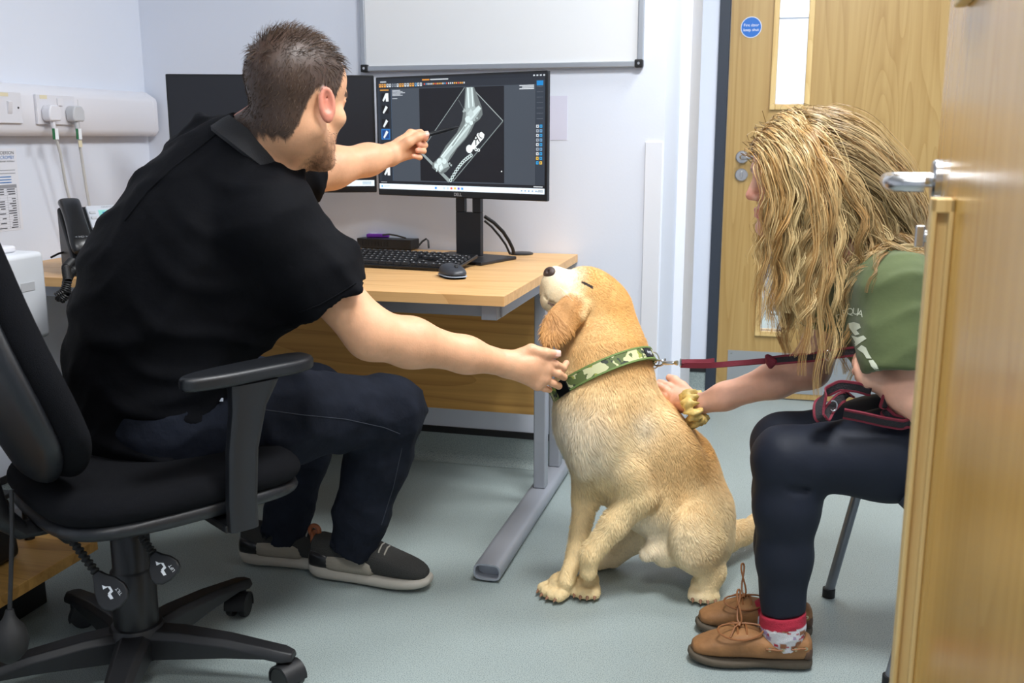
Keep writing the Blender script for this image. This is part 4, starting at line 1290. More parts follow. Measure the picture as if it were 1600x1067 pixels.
shR, elR, wrR = pt(425, 352, 1.96), pt(580, 522, 2.03), pt(786, 567, 2.20)
shL, elL, wrL = pt(338, 250, 2.18), pt(478, 270, 2.45), pt(606, 243, 2.60)
man = thing('person', 'man in black tunic and dark jeans seated, pointing a pen at the radiograph', 'person', tuple(np.r_[((hipR + hipL) / 2)[:2], 0.0]))
mo_ = np.array(man.location)

S = Solid()
dl = R(58); pz = R(8)
hf = math.cos(pz) * (math.cos(dl) * RT + math.sin(dl) * FH) - math.sin(pz) * ZV
HO = pt(464, 161, 1.97)
HS = 1.06
HL, hax = head_solid(S, HO, hf, ZV + 0.05 * RT, HS)
neckb = pt(408, 232, 2.04)
S.cone(HL(-.028, 0, -.035), neckb, .060, .066, .03)
S.cone(HL(-.01, 0, -.06), neckb + Fm * .03, .05, .058, .03)
S.cone(neckb, (shR + shL) / 2, .068, .09, .05)
S.cone(shL, neckb, .055, .05, .05).cone(shR, neckb, .055, .05, .05)
pel = (hipR + hipL) / 2
S.lofts([(pel, .15, .11), (pt(272, 520, 2.15), .15, .12), (pt(335, 340, 2.08), .15, .10), ((shR + shL) / 2, .12, .07)], Lm, .05)
# legs (inside the trousers)
S.chain([hipR, kneeR, ankR], [.075, .05, .035], .03).chain([hipL, kneeL, ankL], [.075, .05, .035], .03)
# arms
S.chain([shR, elR], [.055, .050], .03)
S.chain([elR, elR + (wrR - elR) * .28, elR + (wrR - elR) * .7, wrR], [.048, .049, .036, .0285], .03)
S.chain([shL, elL], [.055, .050], .03)
S.chain([elL, elL + (wrL - elL) * .3, elL + (wrL - elL) * .75, wrL], [.050, .050, .037, .029], .03)
def hand(S, wr, palm, mcps, fingers, thumb, rp=.016):
    """palm from wrist to the knuckle row, then finger chains"""
    k = .012
    for m in mcps: S.cone(wr + (m - wr) * .12, m, rp * 1.25, rp * .72, .018)
    S.cone(palm, palm, rp * 1.3, rp * 1.3, .02)
    for a, b in zip(mcps[:-1], mcps[1:]): S.cone(a, b, rp * .70, rp * .70, .008)
    for ch, r in fingers: S.chain(ch, [r * 1.1, r, r * .86][:len(ch)] if len(ch) == 3 else [r * 1.1, r * 1.02, r * .92, r * .82], .0025)
    S.chain(thumb, [.017, .0135, .0115, .0095], .006)
# right hand reaching to the dog
T = 2.205
hR_m = [pt(849, 561, T + .005), pt(855, 577, T + .008), pt(851, 592, T + .012), pt(840, 602, T + .016)]
hR_f = [([hR_m[0], pt(868, 569, T + .012), pt(880, 575, T + .03), pt(885, 567, T + .05)], .0088),
        ([hR_m[1], pt(872, 584, T + .016), pt(881, 589, T + .04), pt(876, 588, T + .062)], .009),
        ([hR_m[2], pt(865, 599, T + .02), pt(873, 603, T + .042), pt(868, 601, T + .062)], .0086),
        ([hR_m[3], pt(851, 607, T + .022), pt(858, 609, T + .04), pt(855, 607, T + .056)], .0076)]
hR_t = [pt(806, 558, T), pt(830, 547, T + .0), pt(853, 552, T - .002), pt(869, 553, T + .004)]
hand(S, wrR, pt(824, 572, T + .004), hR_m, hR_f, hR_t)
# left hand holding the pen
T2 = 2.62
hL_m = [pt(642, 209, T2 + .03), pt(646, 220, T2 + .04), pt(645, 231, T2 + .038), pt(640, 241, T2 + .03)]
hL_f = [([hL_m[0], pt(657, 207, T2 + .035), pt(664, 212, T2 + .02), pt(665, 217, T2 + .0)], .0085),
        ([hL_m[1], pt(660, 222, T2 + .04), pt(664, 227, T2 + .022), pt(655, 226, T2 - .004)], .0088),
        ([hL_m[2], pt(658, 233, T2 + .036), pt(662, 236, T2 + .018), pt(652, 235, T2 - .008)], .0084),
        ([hL_m[3], pt(652, 244, T2 + .028), pt(656, 246, T2 + .012), pt(646, 244, T2 - .012)], .0076)]
hL_t = [pt(620, 236, T2 - .012), pt(638, 222, T2 - .018), pt(653, 214, T2 - .01), pt(665, 211, T2 - .004)]
hand(S, wrL, pt(628, 232, T2 + .012), hL_m, hL_f, hL_t)

def box_of(pts, m):
    P_ = np.array(pts); return P_.min(0) - m, P_.max(0) + m
parts = [S.mesh(.0065)]
V, Q = parts[0]
def drop(V, Q, boxes):
    """remove faces wholly inside boxes (they are re-meshed finer)"""
    keep = np.ones(len(Q), bool)
    for lo, hi in boxes:
        ins = ((V > lo + .006) & (V < hi - .006)).all(1); keep &= ~ins[Q].all(1)
    return V, Q[keep]
bxs = [box_of([wrR + (elR - wrR) * .02, *hR_m, *[p for c, _ in hR_f for p in c], *hR_t], .02), box_of([*hL_m, *[p for c, _ in hL_f for p in c], *hL_t, wrL], .02),
       box_of([HL(.12, .1, .13), HL(-.1, -.1, -.12), HL(.12, -.1, -.12), HL(-.1, .1, .13), HL(.12, .1, -.12)], .01)]
V, Q = drop(V, Q, bxs)
V, Q = join_np([(V, Q)] + [S.mesh(h_, lo, hi) for (lo, hi), h_ in zip(bxs, (.0028, .003, .0034))])
def loc(P, O, ax, sc): return (P - O) @ np.array(ax).T / sc
def hair_mask(q):
    """1 where the man's head grows hair; q in head space (forward, left, up)"""
    x, y, z = q[:, 0], q[:, 1], q[:, 2]
    ay = np.abs(y)
    line = np.where(x > .055, .085 - (x - .055) * .3 - .01 * np.cos(ay * 60), np.where(x > .022, .005 + (x - .022) * 2.2, np.where(x > -.03, .030 - np.abs(x + .004) * .3, -.078 + (x + .085) * .3)))
    line = np.where((x > .008) & (x < .030), -.010, line)
    line = np.where((x <= -.03) & (x > -.05), .03 + (x + .03) * 4.0, line)
    return smoothstep(-.008, .008, z - line + .004 * np.sin(y * 310) + .003 * np.sin(y * 137 + x * 200)) * (z > -.102)
def man_col(V):
    q = loc(V, HO, hax, HS)
    c = np.tile(SKIN, (len(V), 1)) * (1 + .05 * vnoise(V, 45, 3))[:, None]
    on = (np.abs(q) < .16).all(1)
    ear = on & (np.abs(q[:, 1]) > .077) & (q[:, 0] < .03) & (np.abs(q[:, 2]) < .045)
    c[ear] = SKIN_R
    st = smoothstep(-.035, -.06, q[:, 2]) * smoothstep(.0, .03, q[:, 0]) * smoothstep(-.135, -.115, q[:, 2]) * on * (1 - .5 * (vnoise(V, 400, 5) > .3))
    c = c * (1 - .55 * st[:, None]) + np.array(srgb(112, 78, 58)) * .55 * st[:, None]
    lip = on & (q[:, 0] > .088) & (np.abs(q[:, 2] + .063) < .012) & (np.abs(q[:, 1]) < .026)
    c[lip] = np.array(srgb(178, 110, 100))
    eye = on & (q[:, 0] > .078) & (np.abs(q[:, 2] - .0095) < .004) & (np.abs(np.abs(q[:, 1]) - .031) < .011)
    c[eye] = np.array(srgb(60, 50, 46))
    brow = on & (q[:, 0] > .07) & (np.abs(q[:, 2] - .031) < .005) & (np.abs(np.abs(q[:, 1]) - .032) < .02)
    c[brow] = np.array(srgb(84, 62, 48))
    h_ = hair_mask(q) * on
    c = c * (1 - h_[:, None]) + SCALP * h_[:, None]
    for tip in ([f[0][-1] for f in hR_f] + [hR_t[-1]] + [f[0][-1] for f in hL_f] + [hL_t[-1]]):
        w_ = smoothstep(.022, .008, np.linalg.norm(V - tip, axis=1)); c = c * (1 - .35 * w_[:, None]) + np.array(srgb(222, 140, 122)) * .35 * w_[:, None]
    return c
body = mesh_np('body', V, Q, M_skin, man, man_col, mo_)
# thumb nail of the right hand
def nail(a, b, out, r, parent, org, nm='fingernail'):
    d = nrm(b - a); o = nrm(out - d * (out @ d)); s_ = np.cross(d, o); m = MB(); vs = []; fs = []
    for i in range(5):
        for j in range(5):
            u_, v_ = -1 + i * .5, -1 + j * .5
            vs.append(b - org + d * (u_ * r * .75 + r * .1) + s_ * (v_ * r * .78 * (1 - .12 * u_ * u_)) + o * (r * .98 - .30 * r * v_ * v_))
    for i in range(4):
        for j in range(4): fs.append((i * 5 + j, i * 5 + j + 1, i * 5 + j + 6, i * 5 + j + 5))
    m.add(vs, fs); return m.build(nm, M_nail, parent)
M_nail = mat('nail', NAIL, 0.3)
nail(hR_t[2], hR_t[3], -FH + .5 * UP, .0098, body, mo_)
nail(hL_t[2], hL_t[3], -FH + .5 * UP, .0096, body, mo_)
# short brown hair
P_, N_, _ = scatter(V, Q, 90000)
q = loc(P_, HO, hax, HS)
k_ = (np.abs(q) < .16).all(1) & (hair_mask(q) > .5) & (np.abs(q[:, 1]) < .084)
P_, N_, q = P_[k_], N_[k_], q[k_]
top = smoothstep(.045, .10, q[:, 2])
ln_ = (.009 + .017 * top) * (.7 + .6 * rng.random(len(P_)))
fl = np.outer(top, hax[0]) + np.outer(1 - top, -np.array(hax[2])) - np.outer((1 - top) * .3, hax[0])
wh = q - np.array([-.06, .0, .115]); sw_ = np.exp(-(wh ** 2).sum(1) / .0012)
cl = np.stack([vnoise(P_, 260, s) for s in (1, 2, 3)], 1)
fl = nrmr(fl + .55 * cl + rng.normal(size=P_.shape) * .22 + sw_[:, None] * np.cross(N_, (P_ - HL(-.06, 0, .115))) * 20)
tg = fl - N_ * (fl * N_).sum(1, keepdims=True)
dr = nrmr(nrmr(tg) + N_ * (.35 + .22 * top + .2 * rng.random(len(P_)))[:, None])
d2 = nrmr(dr + tg * .6)
pa = np.stack([P_ - N_ * .002, P_ + dr * (ln_ * .5)[:, None], P_ + dr * (ln_ * .5)[:, None] + d2 * (ln_ * .5)[:, None]], 1)
HV, HQ = strands(pa, .0011)
hc = np.repeat(mix(srgb(50, 38, 31), srgb(92, 73, 58), np.clip(.35 + .35 * vnoise(P_, 120, 9) + .3 * rng.normal(size=len(P_)), 0, 1)), 6, 0)
M_hair = mat('short_hair', srgb(64, 48, 38), 0.55, attr=True, spec=0.22)
tag(mesh_np('hair', HV, HQ, M_hair, man, hc, mo_), kind='stuff')
# beard stubble and brows
qa = loc(V, HO, hax, HS)
P_, N_, _ = scatter(V, Q, 60000); q = loc(P_, HO, hax, HS)
k_ = (np.abs(q) < .16).all(1) & (rng.random(len(q)) < smoothstep(.005, .05, q[:, 0])) & (q[:, 2] < -.045 + .02 * (q[:, 0] < .03)) & (q[:, 2] > -.125) & (q[:, 0] > .005) & (np.abs(q[:, 1]) < .075) & ~((q[:, 0] > .085) & (np.abs(q[:, 2] + .063) < .011))
k_ |= (q[:, 0] > .07) & (np.abs(q[:, 2] - .031) < .005) & (np.abs(np.abs(q[:, 1]) - .032) < .019)
P_, N_ = P_[k_], N_[k_]
dr = nrmr(N_ * .7 - np.array(hax[2]) * .5 + rng.normal(size=P_.shape) * .25)
pa = np.stack([P_, P_ + dr * (.002 + .003 * rng.random((len(P_), 1)))], 1)
BV, BQ = strands(pa, .0007)
tag(mesh_np('stubble', BV, BQ, M_hair, man, np.tile(np.array(srgb(92, 66, 48)), (len(BV), 1)), mo_), kind='stuff')

# tunic
Solid.trim = lambda s, o, n, Rr, k=.003: (lambda o, n: s._add(lambda X, Y, Z: np.maximum(-((X - o[0]) * n[0] + (Y - o[1]) * n[1] + (Z - o[2]) * n[2]), np.sqrt((X - o[0]) ** 2 + (Y - o[1]) ** 2 + (Z - o[2]) ** 2) - Rr), o - Rr, o + Rr, k, 's'))(np.asarray(o, float), nrm(n))
def wrinkle(dirs):
    """folds running across each direction: (unit dir, wavelength m, amplitude m, seed)"""
    def fn(X, Y, Z):
        o = 0
        for d, wl, am, sd in dirs:
            r = np.random.default_rng(sd); d = nrm(d); e = nrm(np.cross(d, r.normal(size=3))); f_ = np.cross(d, e)
            ph_ = (X * d[0] + Y * d[1] + Z * d[2]) * 2 * math.pi / wl
            ph_ = ph_ + 1.6 * np.sin((X * e[0] + Y * e[1] + Z * e[2]) * 2 * math.pi / (wl * 3.1) + r.random() * 6) + 1.3 * np.sin((X * f_[0] + Y * f_[1] + Z * f_[2]) * 2 * math.pi / (wl * 2.3) + r.random() * 6)
            am_ = .5 + .5 * np.sin((X * e[0] + Y * e[1] + Z * e[2]) * 2 * math.pi / (wl * 4.3) + r.random() * 6) * np.sin((X * f_[0] + Z * f_[2] + Y * f_[1]) * 2 * math.pi / (wl * 3.7) + r.random() * 6)
            s_ = np.sin(ph_); o = o - am * am_ * (np.exp(1.6 * s_) / 2.4 - .6)
        return o
    return fn
G_ = Solid()
tor = [(pel - ZV * .03 - Fm * .005, .205, .185), (pt(268, 545, 2.16), .222, .198), (pt(285, 440, 2.13), .225, .190), (pt(330, 345, 2.09), .205, .155), (pt(380, 275, 2.06), .15, .105)]
G_.lofts(tor, Lm, .06)
G_.cone(shL, pt(385, 262, 2.07), .080, .085, .05).cone(shR, pt(400, 275, 2.04), .082, .085, .05)
G_.cone(pt(385, 262, 2.07), pt(402, 240, 2.03), .085, .074, .05)
hemR = pt(527, 470, 1.995); hemL = pt(482, 278, 2.44)
G_.chain([shR + ZV * .0, shR + (elR - shR) * .45, hemR], [.088, .082, .074], .04)
G_.chain([shL, shL + (elL - shL) * .5, hemL], [.082, .074, .068], .04)
G_.cone(shR + Lm * .08 - ZV * .12, shR - ZV * .02, .12, .07, .06)
G_.trim(hemR, pt(590, 562, 2.03) - hemR, .13).trim(hemL, hemL - shL, .11)
G_.cone(hemR - nrm(elR - shR) * .03, hemR + nrm(elR - shR) * .02, .060, .064, .004, 's')
G_.cone(pt(416, 220, 2.02), pt(440, 170, 2.0), .080, .09, .006, 's')
hn = nrm(-ZV + .85 * Fm)
G_.trim(pel - ZV * .0, hn, .42)
wk = wrinkle([(nrm(ZV * .8 + Fm * .5), .10, .006, 3), (nrm(ZV - Fm * .8), .15, .0065, 8), (nrm(elR - shR), .07, .002, 12)])
TV, TQ = G_.mesh(.0065, warp=wk)
# hold the folds away from collar and hems by re-meshing only once; drop stray islands is not needed
mesh_np('tunic', TV, TQ, M_shirt, man, None, mo_)
# shoulder seam
def on_surface(V, Q, pts, away, lift=.001):
    bv = BVHTree.FromPolygons([tuple(v) for v in V], [tuple(int(i) for i in q_) for q_ in Q])
    out = []
    for p in pts:
        d = nrm(p - CPOS); h_ = bv.ray_cast(Vector(p - d * away), Vector(d), away * 2 + .3)
        out.append(np.array(h_[0]) - d * lift if h_[0] is not None else None)
    return [o for o in out if o is not None], bv
seam, bvS = on_surface(TV, TQ, [pt(u_, v_, 2.0) for u_, v_ in resample([(340, 208, 0), (310, 232, 0), (270, 262, 0), (230, 300, 0), (195, 345, 0)], 40)[0][:, :2]], .6)
rebase(MB().tube(seam, .0022, 6).build('back_seam', M_shirt), man)
hs_, _ = on_surface(TV, TQ, [pt(u_, v_, 2.0) for u_, v_ in resample([(468, 488, 0), (500, 476, 0), (530, 459, 0), (556, 442, 0)], 24)[0][:, :2]], .6)
if len(hs_) > 3: rebase(MB().tube(hs_, .0016, 6).build('sleeve_stitching', M_shirt), man)
# collar band
ca = nrm(.60 * RT + .76 * ZV + .12 * FH); cc = pt(414, 223, 2.02)
Mc = frame(cc - mo_, nrm(FH - ca * (FH @ ca)), ca)
cb = MB(); n_ = 40
for k in range(n_):
    pass
prof = [(.096, -.046), (.102, -.040), (.093, -.012), (.087, 0.0), (.082, 0.0), (.088, -.03)]
vs = []; fs = []
for i, (r_, z_) in enumerate(prof):
    for k in range(n_):
        a = 2 * math.pi * k / n_; vs.append((r_ * 1.02 * math.cos(a), r_ * 1.0 * math.sin(a), z_ - .004 * math.cos(a)))
for i in range(len(prof)):
    for k in range(n_): fs.append((i * n_ + k, i * n_ + (k + 1) % n_, ((i + 1) % len(prof)) * n_ + (k + 1) % n_, ((i + 1) % len(prof)) * n_ + k))
cb.add(vs, fs, Mc); cb.build('collar', M_collar, man)

# jeans
J = Solid()
J.lofts([(pel + ZV * .06, .185, .155), (pel - ZV * .02, .19, .15)], Lm, .05)
J.chain([hipR - Fm * .03 - ZV * .0, hipR + (kneeR - hipR) * .45, kneeR - nrm(kneeR - hipR) * .02], [.112, .101, .082], .05)
J.chain([hipL - Fm * .03, hipL + (kneeL - hipL) * .5, kneeL], [.112, .098, .082], .05)
J.chain([kneeR, kneeR + (ankR - kneeR) * .35, kneeR + (ankR - kneeR) * .75, ankR - ZV * .03], [.082, .074, .066, .060], .03)
J.chain([kneeL, kneeL + (ankL - kneeL) * .4, ankL - ZV * .03], [.078, .068, .060], .03)
J.cone(kneeR + pt(570, 690, 2.37) - kneeR, kneeR, .05, .06, .03)
for kn, an in ((kneeR, ankR), (kneeL, ankL)):
    J.trim(an - ZV * .014, an - kn, .12)
    J.cone(an - ZV * .05, an + ZV * .0, .050, .050, .004, 's')
jd = [(nrm(kneeR - hipR), .13, .0025, 2), (nrm(kneeR - ankR + .5 * Fm), .09, .0036, 4), (ZV, .055, .0022, 6)]
JV, JQ = J.mesh(.0065, warp=wrinkle(jd))
mesh_np('jeans', JV, JQ, M_jeans, man, None, mo_)
M_thread = mat('denim_thread', srgb(46, 51, 62), 0.8)
for pp in ([(412, 640, 0), (470, 648, 0), (540, 655, 0), (600, 668, 0), (625, 678, 0)], [(628, 700, 0), (615, 760, 0), (596, 820, 0)]):
    st_, _ = on_surface(JV, JQ, [pt(u_, v_, 2.3) for u_, v_ in resample(pp, 40)[0][:, :2]], .7, .0006)
    if len(st_) > 3: rebase(MB().tube(st_, .0011, 5).build('seam_stitching', M_thread), man)
kk_, _ = on_surface(JV, JQ, [pt(340, 624, 2.1)], .8, .003)
kp = kk_[0] if kk_ else pt(340, 624, 2.0)
Mk = frame(kp - mo_, RT, -FW)
MB().prism([(-.016, -.004), (-.010, -.005), (-.006, -.0035), (-.002, -.005), (.004, -.004), (.012, -.004), (.012, .003), (-.016, .003)], 0, .002, Mk).build('key', M_chrome, man)
# socks
for an, kn in ((ankR, kneeR), (ankL, kneeL)):
    o = MB().tube([an + ZV * .02, an - ZV * .025, an - ZV * .05], [.036, .031, .030], 18).build('sock', M_rubber)
    rebase(o, man)

# trainers
def loft_mesh(st, n=20, e=.75):
    """stations: (x, width/2, z bottom, z top, y centre) -> verts, faces in shoe space (x to the toe)"""
    vs, fs = [], []
    for x, w_, zb, zt, yc in st:
        for k in range(n):
            a = 2 * math.pi * k / n; c, s_ = math.cos(a), math.sin(a)
            vs.append((x, yc + w_ * math.copysign(abs(c) ** e, c), (zb + zt) / 2 + (zt - zb) / 2 * math.copysign(abs(s_) ** e, s_)))
    for i in range(len(st) - 1):
        for k in range(n): fs.append((i * n + k, i * n + (k + 1) % n, (i + 1) * n + (k + 1) % n, (i + 1) * n + k))
    fs += [tuple(range(n - 1, -1, -1)), tuple(range((len(st) - 1) * n, len(st) * n))]
    return vs, fs
M_sole = mat('grey_rubber_sole', srgb(176, 171, 160), 0.7, bump=0.2, bscale=150)
M_knit = mat('black_knit', srgb(52, 52, 50), 0.9, bump=0.9, bscale=480)
M_greyp = mat('grey_perforated', srgb(146, 139, 126), 0.8, bump=0.3, bscale=120)
M_blkl = mat('black_leather', srgb(22, 22, 24), 0.32)
M_tan = mat('tan_leather', srgb(150, 84, 48), 0.5)
M_lace = mat('grey_lace', srgb(160, 155, 144), 0.8)
def trainer(heel, toe, mirror, lab):
    heel = np.array(heel); toe = np.array(toe); L_ = np.linalg.norm(toe - heel); ang = math.atan2(*(toe - heel)[1::-1])
    Mw = Matrix.Translation((*(heel - mo_)[:2], 0)) @ Matrix.Rotation(ang, 4, 'Z') @ Matrix.Scale(mirror, 4, (0, 1, 0))
    g = lambda x: x * L_
    so_ = [(g(-.01), .018, .024, .046, 0), (g(.015), .034, .008, .050, 0), (g(.08), .043, .0, .049, 0), (g(.25), .044, .0, .043, .002), (g(.45), .046, .0, .038, .004), (g(.68), .054, .0, .037, .0), (g(.85), .049, .004, .038, -.004), (g(.95), .036, .012, .040, -.007), (g(1.0), .016, .022, .038, -.009)]
    up_ = [(g(.012), .022, .03, .095, 0), (g(.04), .036, .03, .118, 0), (g(.12), .041, .03, .112, 0), (g(.25), .043, .028, .106, .002), (g(.38), .044, .028, .118, .003), (g(.50), .046, .028, .108, .003), (g(.65), .048, .028, .088, .0), (g(.80), .045, .028, .074, -.003), (g(.90), .037, .03, .064, -.006), (g(.97), .020, .032, .050, -.008)]
    s0 = MB().add(*loft_mesh(so_), Mw).build('shoe_sole', M_sole, man, sub=1)
    u0 = MB().add(*loft_mesh(up_), Mw).build('shoe_upper', M_knit, man, sub=1)
    u0['label'] = lab
    q_ = [(x, w_ + .0022, zb, zt - .028, yc) for x, w_, zb, zt, yc in up_[3:7]]
    MB().add(*loft_mesh([(x, w_ + .006, zb - .004, min(zt, .084), yc) for x, w_, zb, zt, yc in [up_[2]] + up_[3:6] + [(g(.58), .044, .028, .072, .001)]]), Mw).build('side_panel', M_greyp, u0, sub=1)
    MB().add(*loft_mesh([(x - .003, w_ + .006, zb, zt - .026, yc) for x, w_, zb, zt, yc in up_[0:4]]), Mw).build('heel_counter', M_blkl, u0, sub=1)
    MB().add(*loft_mesh([(g(.0), .012, .075, .118, 0), (g(.02), .016, .07, .122, 0), (g(.05), .03, .08, .112, 0)]), Mw).build('heel_trim', M_tan, u0, sub=1)
    lp = [(g(.03) + .013 * math.sin(a), 0, .118 + .014 * math.cos(a)) for a in np.linspace(-2.4, 2.4, 14)]
    MB().tube([tuple(p) for p in lp], .006, 10, M=Mw).build('pull_loop', M_tan, u0)
    for k in range(5):
        x = g(.44 + k * .045); zt = np.interp(x, [s[0] for s in up_], [s[3] for s in up_]); w_ = .030
        MB().tube([(x - .006, w_ * 1.22, zt - .026), (x, w_ * .8, zt - .003), (x + .004, 0, zt + .0035), (x + .006, -w_ * .8, zt - .003), (x + .006, -w_ * 1.22, zt - .026)], .0021, 6, M=Mw).build('lace', M_lace, u0)
trainer(onz(489, 896), onz(678, 920), 1, 'black knit trainer with grey perforated side panel and tan heel loop')
trainer(onz(380, 876), onz(560, 888), 1, 'black trainer with tan heel loop, half hidden behind the other foot')
# pen held in the left hand
pen = thing('pen', 'slim black pen held against the radiograph screen', 'pen', tuple(pt(655, 215, T2 + .012)))
po = np.array(pen.location); pe = pt(718, 198, 2.80) - po
pd = nrm(pe)
MB().tube([-pd * .02, pe * .80], [.0046, .0046], 14).build('barrel', M_blackg, pen)
MB().tube([pe * .80, pe * .93, pe], [.0046, .0036, .0012], 14).build('tip', M_darkmetal, pen)
MB().tube([pe * .2 + np.array([0, 0, .0052]), pe * .42 + np.array([0, 0, .0056])], .0013, 8).build('clip', M_darkmetal, pen)
# ------------------------------------------------------------------ yellow labrador
dfa = R(28)
Df = -math.cos(dfa) * RT - math.sin(dfa) * FH          # the way the dog sits
Dl = math.sin(dfa) * RT - math.cos(dfa) * FH           # its left, towards the viewer
dog = thing('dog', 'yellow labrador sitting with raised muzzle and green collar', 'dog', tuple(onz(1000, 915)))
do_ = np.array(dog.location)
D_ = Solid()
ribs = [(pt(1072, 800, 2.50), .115, .120), (pt(1040, 742, 2.48), .112, .122), (pt(985, 695, 2.44), .115, .130), (pt(948, 652, 2.41), .100, .115), (pt(942, 612, 2.40), .085, .098)]
D_.lofts(ribs, Dl, .05)
D_.ell(pt(925, 672, 2.38), (Df, Dl, ZV), (.055, .080, .105), .05)                    # breast
D_.ell(pt(1025, 778, 2.47), (Df, Dl, ZV), (.12, .10, .072), .05)                   # belly
D_.ell(pt(1082, 838, 2.50), (Df, Dl, ZV), (.075, .12, .08), .05)                   # rump on the floor
# neck and head
D_.chain([pt(948, 625, 2.40), pt(940, 560, 2.41), pt(932, 500, 2.42)], [.108, .098, .080], .05)
D_.cone(pt(975, 590, 2.43), pt(945, 490, 2.43), .052, .058, .05)
hd_f = nrm(pt(858, 424, 2.36) - pt(928, 468, 2.42)); hd_l = nrm(Dl - hd_f * (Dl @ hd_f)); hd_u = np.cross(hd_f, hd_l) * 1.0
if hd_u[2] < 0: hd_u = -hd_u
dax = (hd_f, hd_l, hd_u)
DO = pt(927, 468, 2.42)
DH = lambda x, y, z: DO + hd_f * x + hd_l * y + hd_u * z
D_.ell(DH(-.004, 0, .002), dax, (.082, .070, .066), .03)
D_.ell(DH(.030, 0, .020), dax, (.055, .058, .042), .03)
for y in (-1, 1): D_.ell(DH(.035, y * .030, -.018), dax, (.045, .030, .032), .03)
D_.cone(DH(.050, 0, -.012), DH(.112, 0, -.014), .042, .031, .02)
D_.ell(DH(.098, 0, -.026), dax, (.036, .034, .033), .02)
for y in (-1, 1): D_.ell(DH(.085, y * .018, -.040), dax, (.040, .020, .030), .02)
D_.cone(DH(.060, 0, .012), DH(.122, 0, .004), .022, .018, .015)
D_.cone(DH(.03, 0, -.058), DH(.100, 0, -.062), .030, .020, .02)                     # lower jaw
for y in (-1, 1): D_.chain([DH(.122, y * .012, -.056), DH(.095, y * .034, -.066), DH(.070, y * .042, -.070), DH(.045, y * .042, -.066)], [.003, .003, .003, .002], .006, 's')
for y in (-1, 1):
    D_.cone(DH(.066, y * .036, .016), DH(.056, y * .044, .012), .007, .007, .008, 's')
    D_.ell(DH(.059, y * .034, .012), dax, (.012, .010, .010), .003)
    D_.cone(DH(.072, y * .034, .020), DH(.050, y * .045, .020), .004, .005, .005)
# forelegs
sL, eLb, cL, pL = pt(962, 700, 2.33), pt(998, 772, 2.36), pt(922, 866, 2.365), pt(919, 905, 2.375)
D_.ell(pt(958, 695, 2.345), (nrm(eLb - sL), Dl, np.cross(nrm(eLb - sL), Dl)), (.108, .052, .070), .014)
D_.cone(pt(955, 655, 2.36), eLb, .064, .046, .016)
D_.chain([eLb, eLb + (cL - eLb) * .5, cL, pL + ZV * .02], [.042, .031, .0235, .021], .015)
sR_, eR_, cR, pR = pt(922, 715, 2.44), pt(916, 775, 2.47), pt(900, 865, 2.435), pt(884, 918, 2.405)
D_.cone(sR_, eR_, .05, .036, .03)
D_.chain([eR_, cR, pR + ZV * .015], [.030, .021, .0195], .015)
D_.ell(pt(985, 742, 2.335), (nrm(RT * .45 - UP), FH, nrm(RT + UP * .45)), (.062, .035, .042), .012)
D_.ell(pt(1048, 700, 2.385), (nrm(RT * .6 - UP), FH, nrm(RT + UP * .6)), (.10, .05, .06), .03)
D_.ell(pt(915, 700, 2.335), (UP, FH, RT), (.070, .035, .035), .02)
D_.ell(pt(998, 668, 2.335), (UP, FH, RT), (.028, .02, .024), .015)
def paw(S, c, d, w=.034, n=4, h=.022):
    d = nrm(np.array([d[0], d[1], 0])); s_ = np.array([-d[1], d[0], 0.0])
    S.ell(c - d * .014 + ZV * .010, (d, s_, ZV), (.036, w * .86, .027), .008)
    for k in range(n):
        y = (k - (n - 1) / 2) / ((n - 1) / 2)
        S.cone(c + s_ * y * w * .55 + d * .002, c + s_ * y * w * .74 + d * (.034 - .010 * abs(y)) - ZV * .002, .0165, .0140, .0025)
    return [(c + s_ * y * w * .78 + d * (.047 - .010 * abs(y)) - ZV * .006, nrm(d * .8 - ZV * .6)) for y in (-1, -.33, .33, 1)]
claws = []
pc1 = onz(917, 930) + ZV * .021; pc2 = onz(872, 932) + ZV * .021
claws += paw(D_, pc1, -FH * 1 - RT * .25, .032)
claws += paw(D_, pc2, Df * 1 - FH * .25, .040)
# hind legs
D_.ell(pt(1092, 835, 2.40), (nrm(RT * -.4 + ZV), Dl, nrm(RT + ZV * .4)), (.094, .056, .068), .014)
kn = pt(1060, 815, 2.36)
D_.cone(pt(1090, 805, 2.44), pt(1092, 845, 2.39), .075, .060, .04)
D_.chain([pt(1085, 860, 2.385), pt(1112, 893, 2.40), pt(1104, 925, 2.395)], [.050, .030, .026], .02)
pc3 = onz(1098, 936) + ZV * .021
claws += paw(D_, pc3, -FH * 1 - RT * .12, .034)
D_.chain([pt(1040, 830, 2.56), pt(992, 838, 2.575), pt(957, 872, 2.58)], [.060, .036, .026], .025)
pc4 = onz(943, 886) + ZV * .02
claws += paw(D_, pc4, -RT - FH * .3, .028)
D_.cone(pt(1040, 845, 2.43), pt(1010, 866, 2.405), .030, .018, .03); D_.ell(pt(1040, 868, 2.43), (Df, Dl, ZV), (.030, .025, .028), .03)    # belly tuft
# tail lying on the floor behind
tl = [pt(1105, 850, 2.58), pt(1135, 828, 2.62), pt(1160, 822, 2.66), pt(1185, 815, 2.72), pt(1215, 806, 2.8)]
tl = [np.r_[p[:2], max(.028, min(p[2], .06))] for p in tl]
D_.chain(tl, [.045, .032, .028, .024, .014], .03)
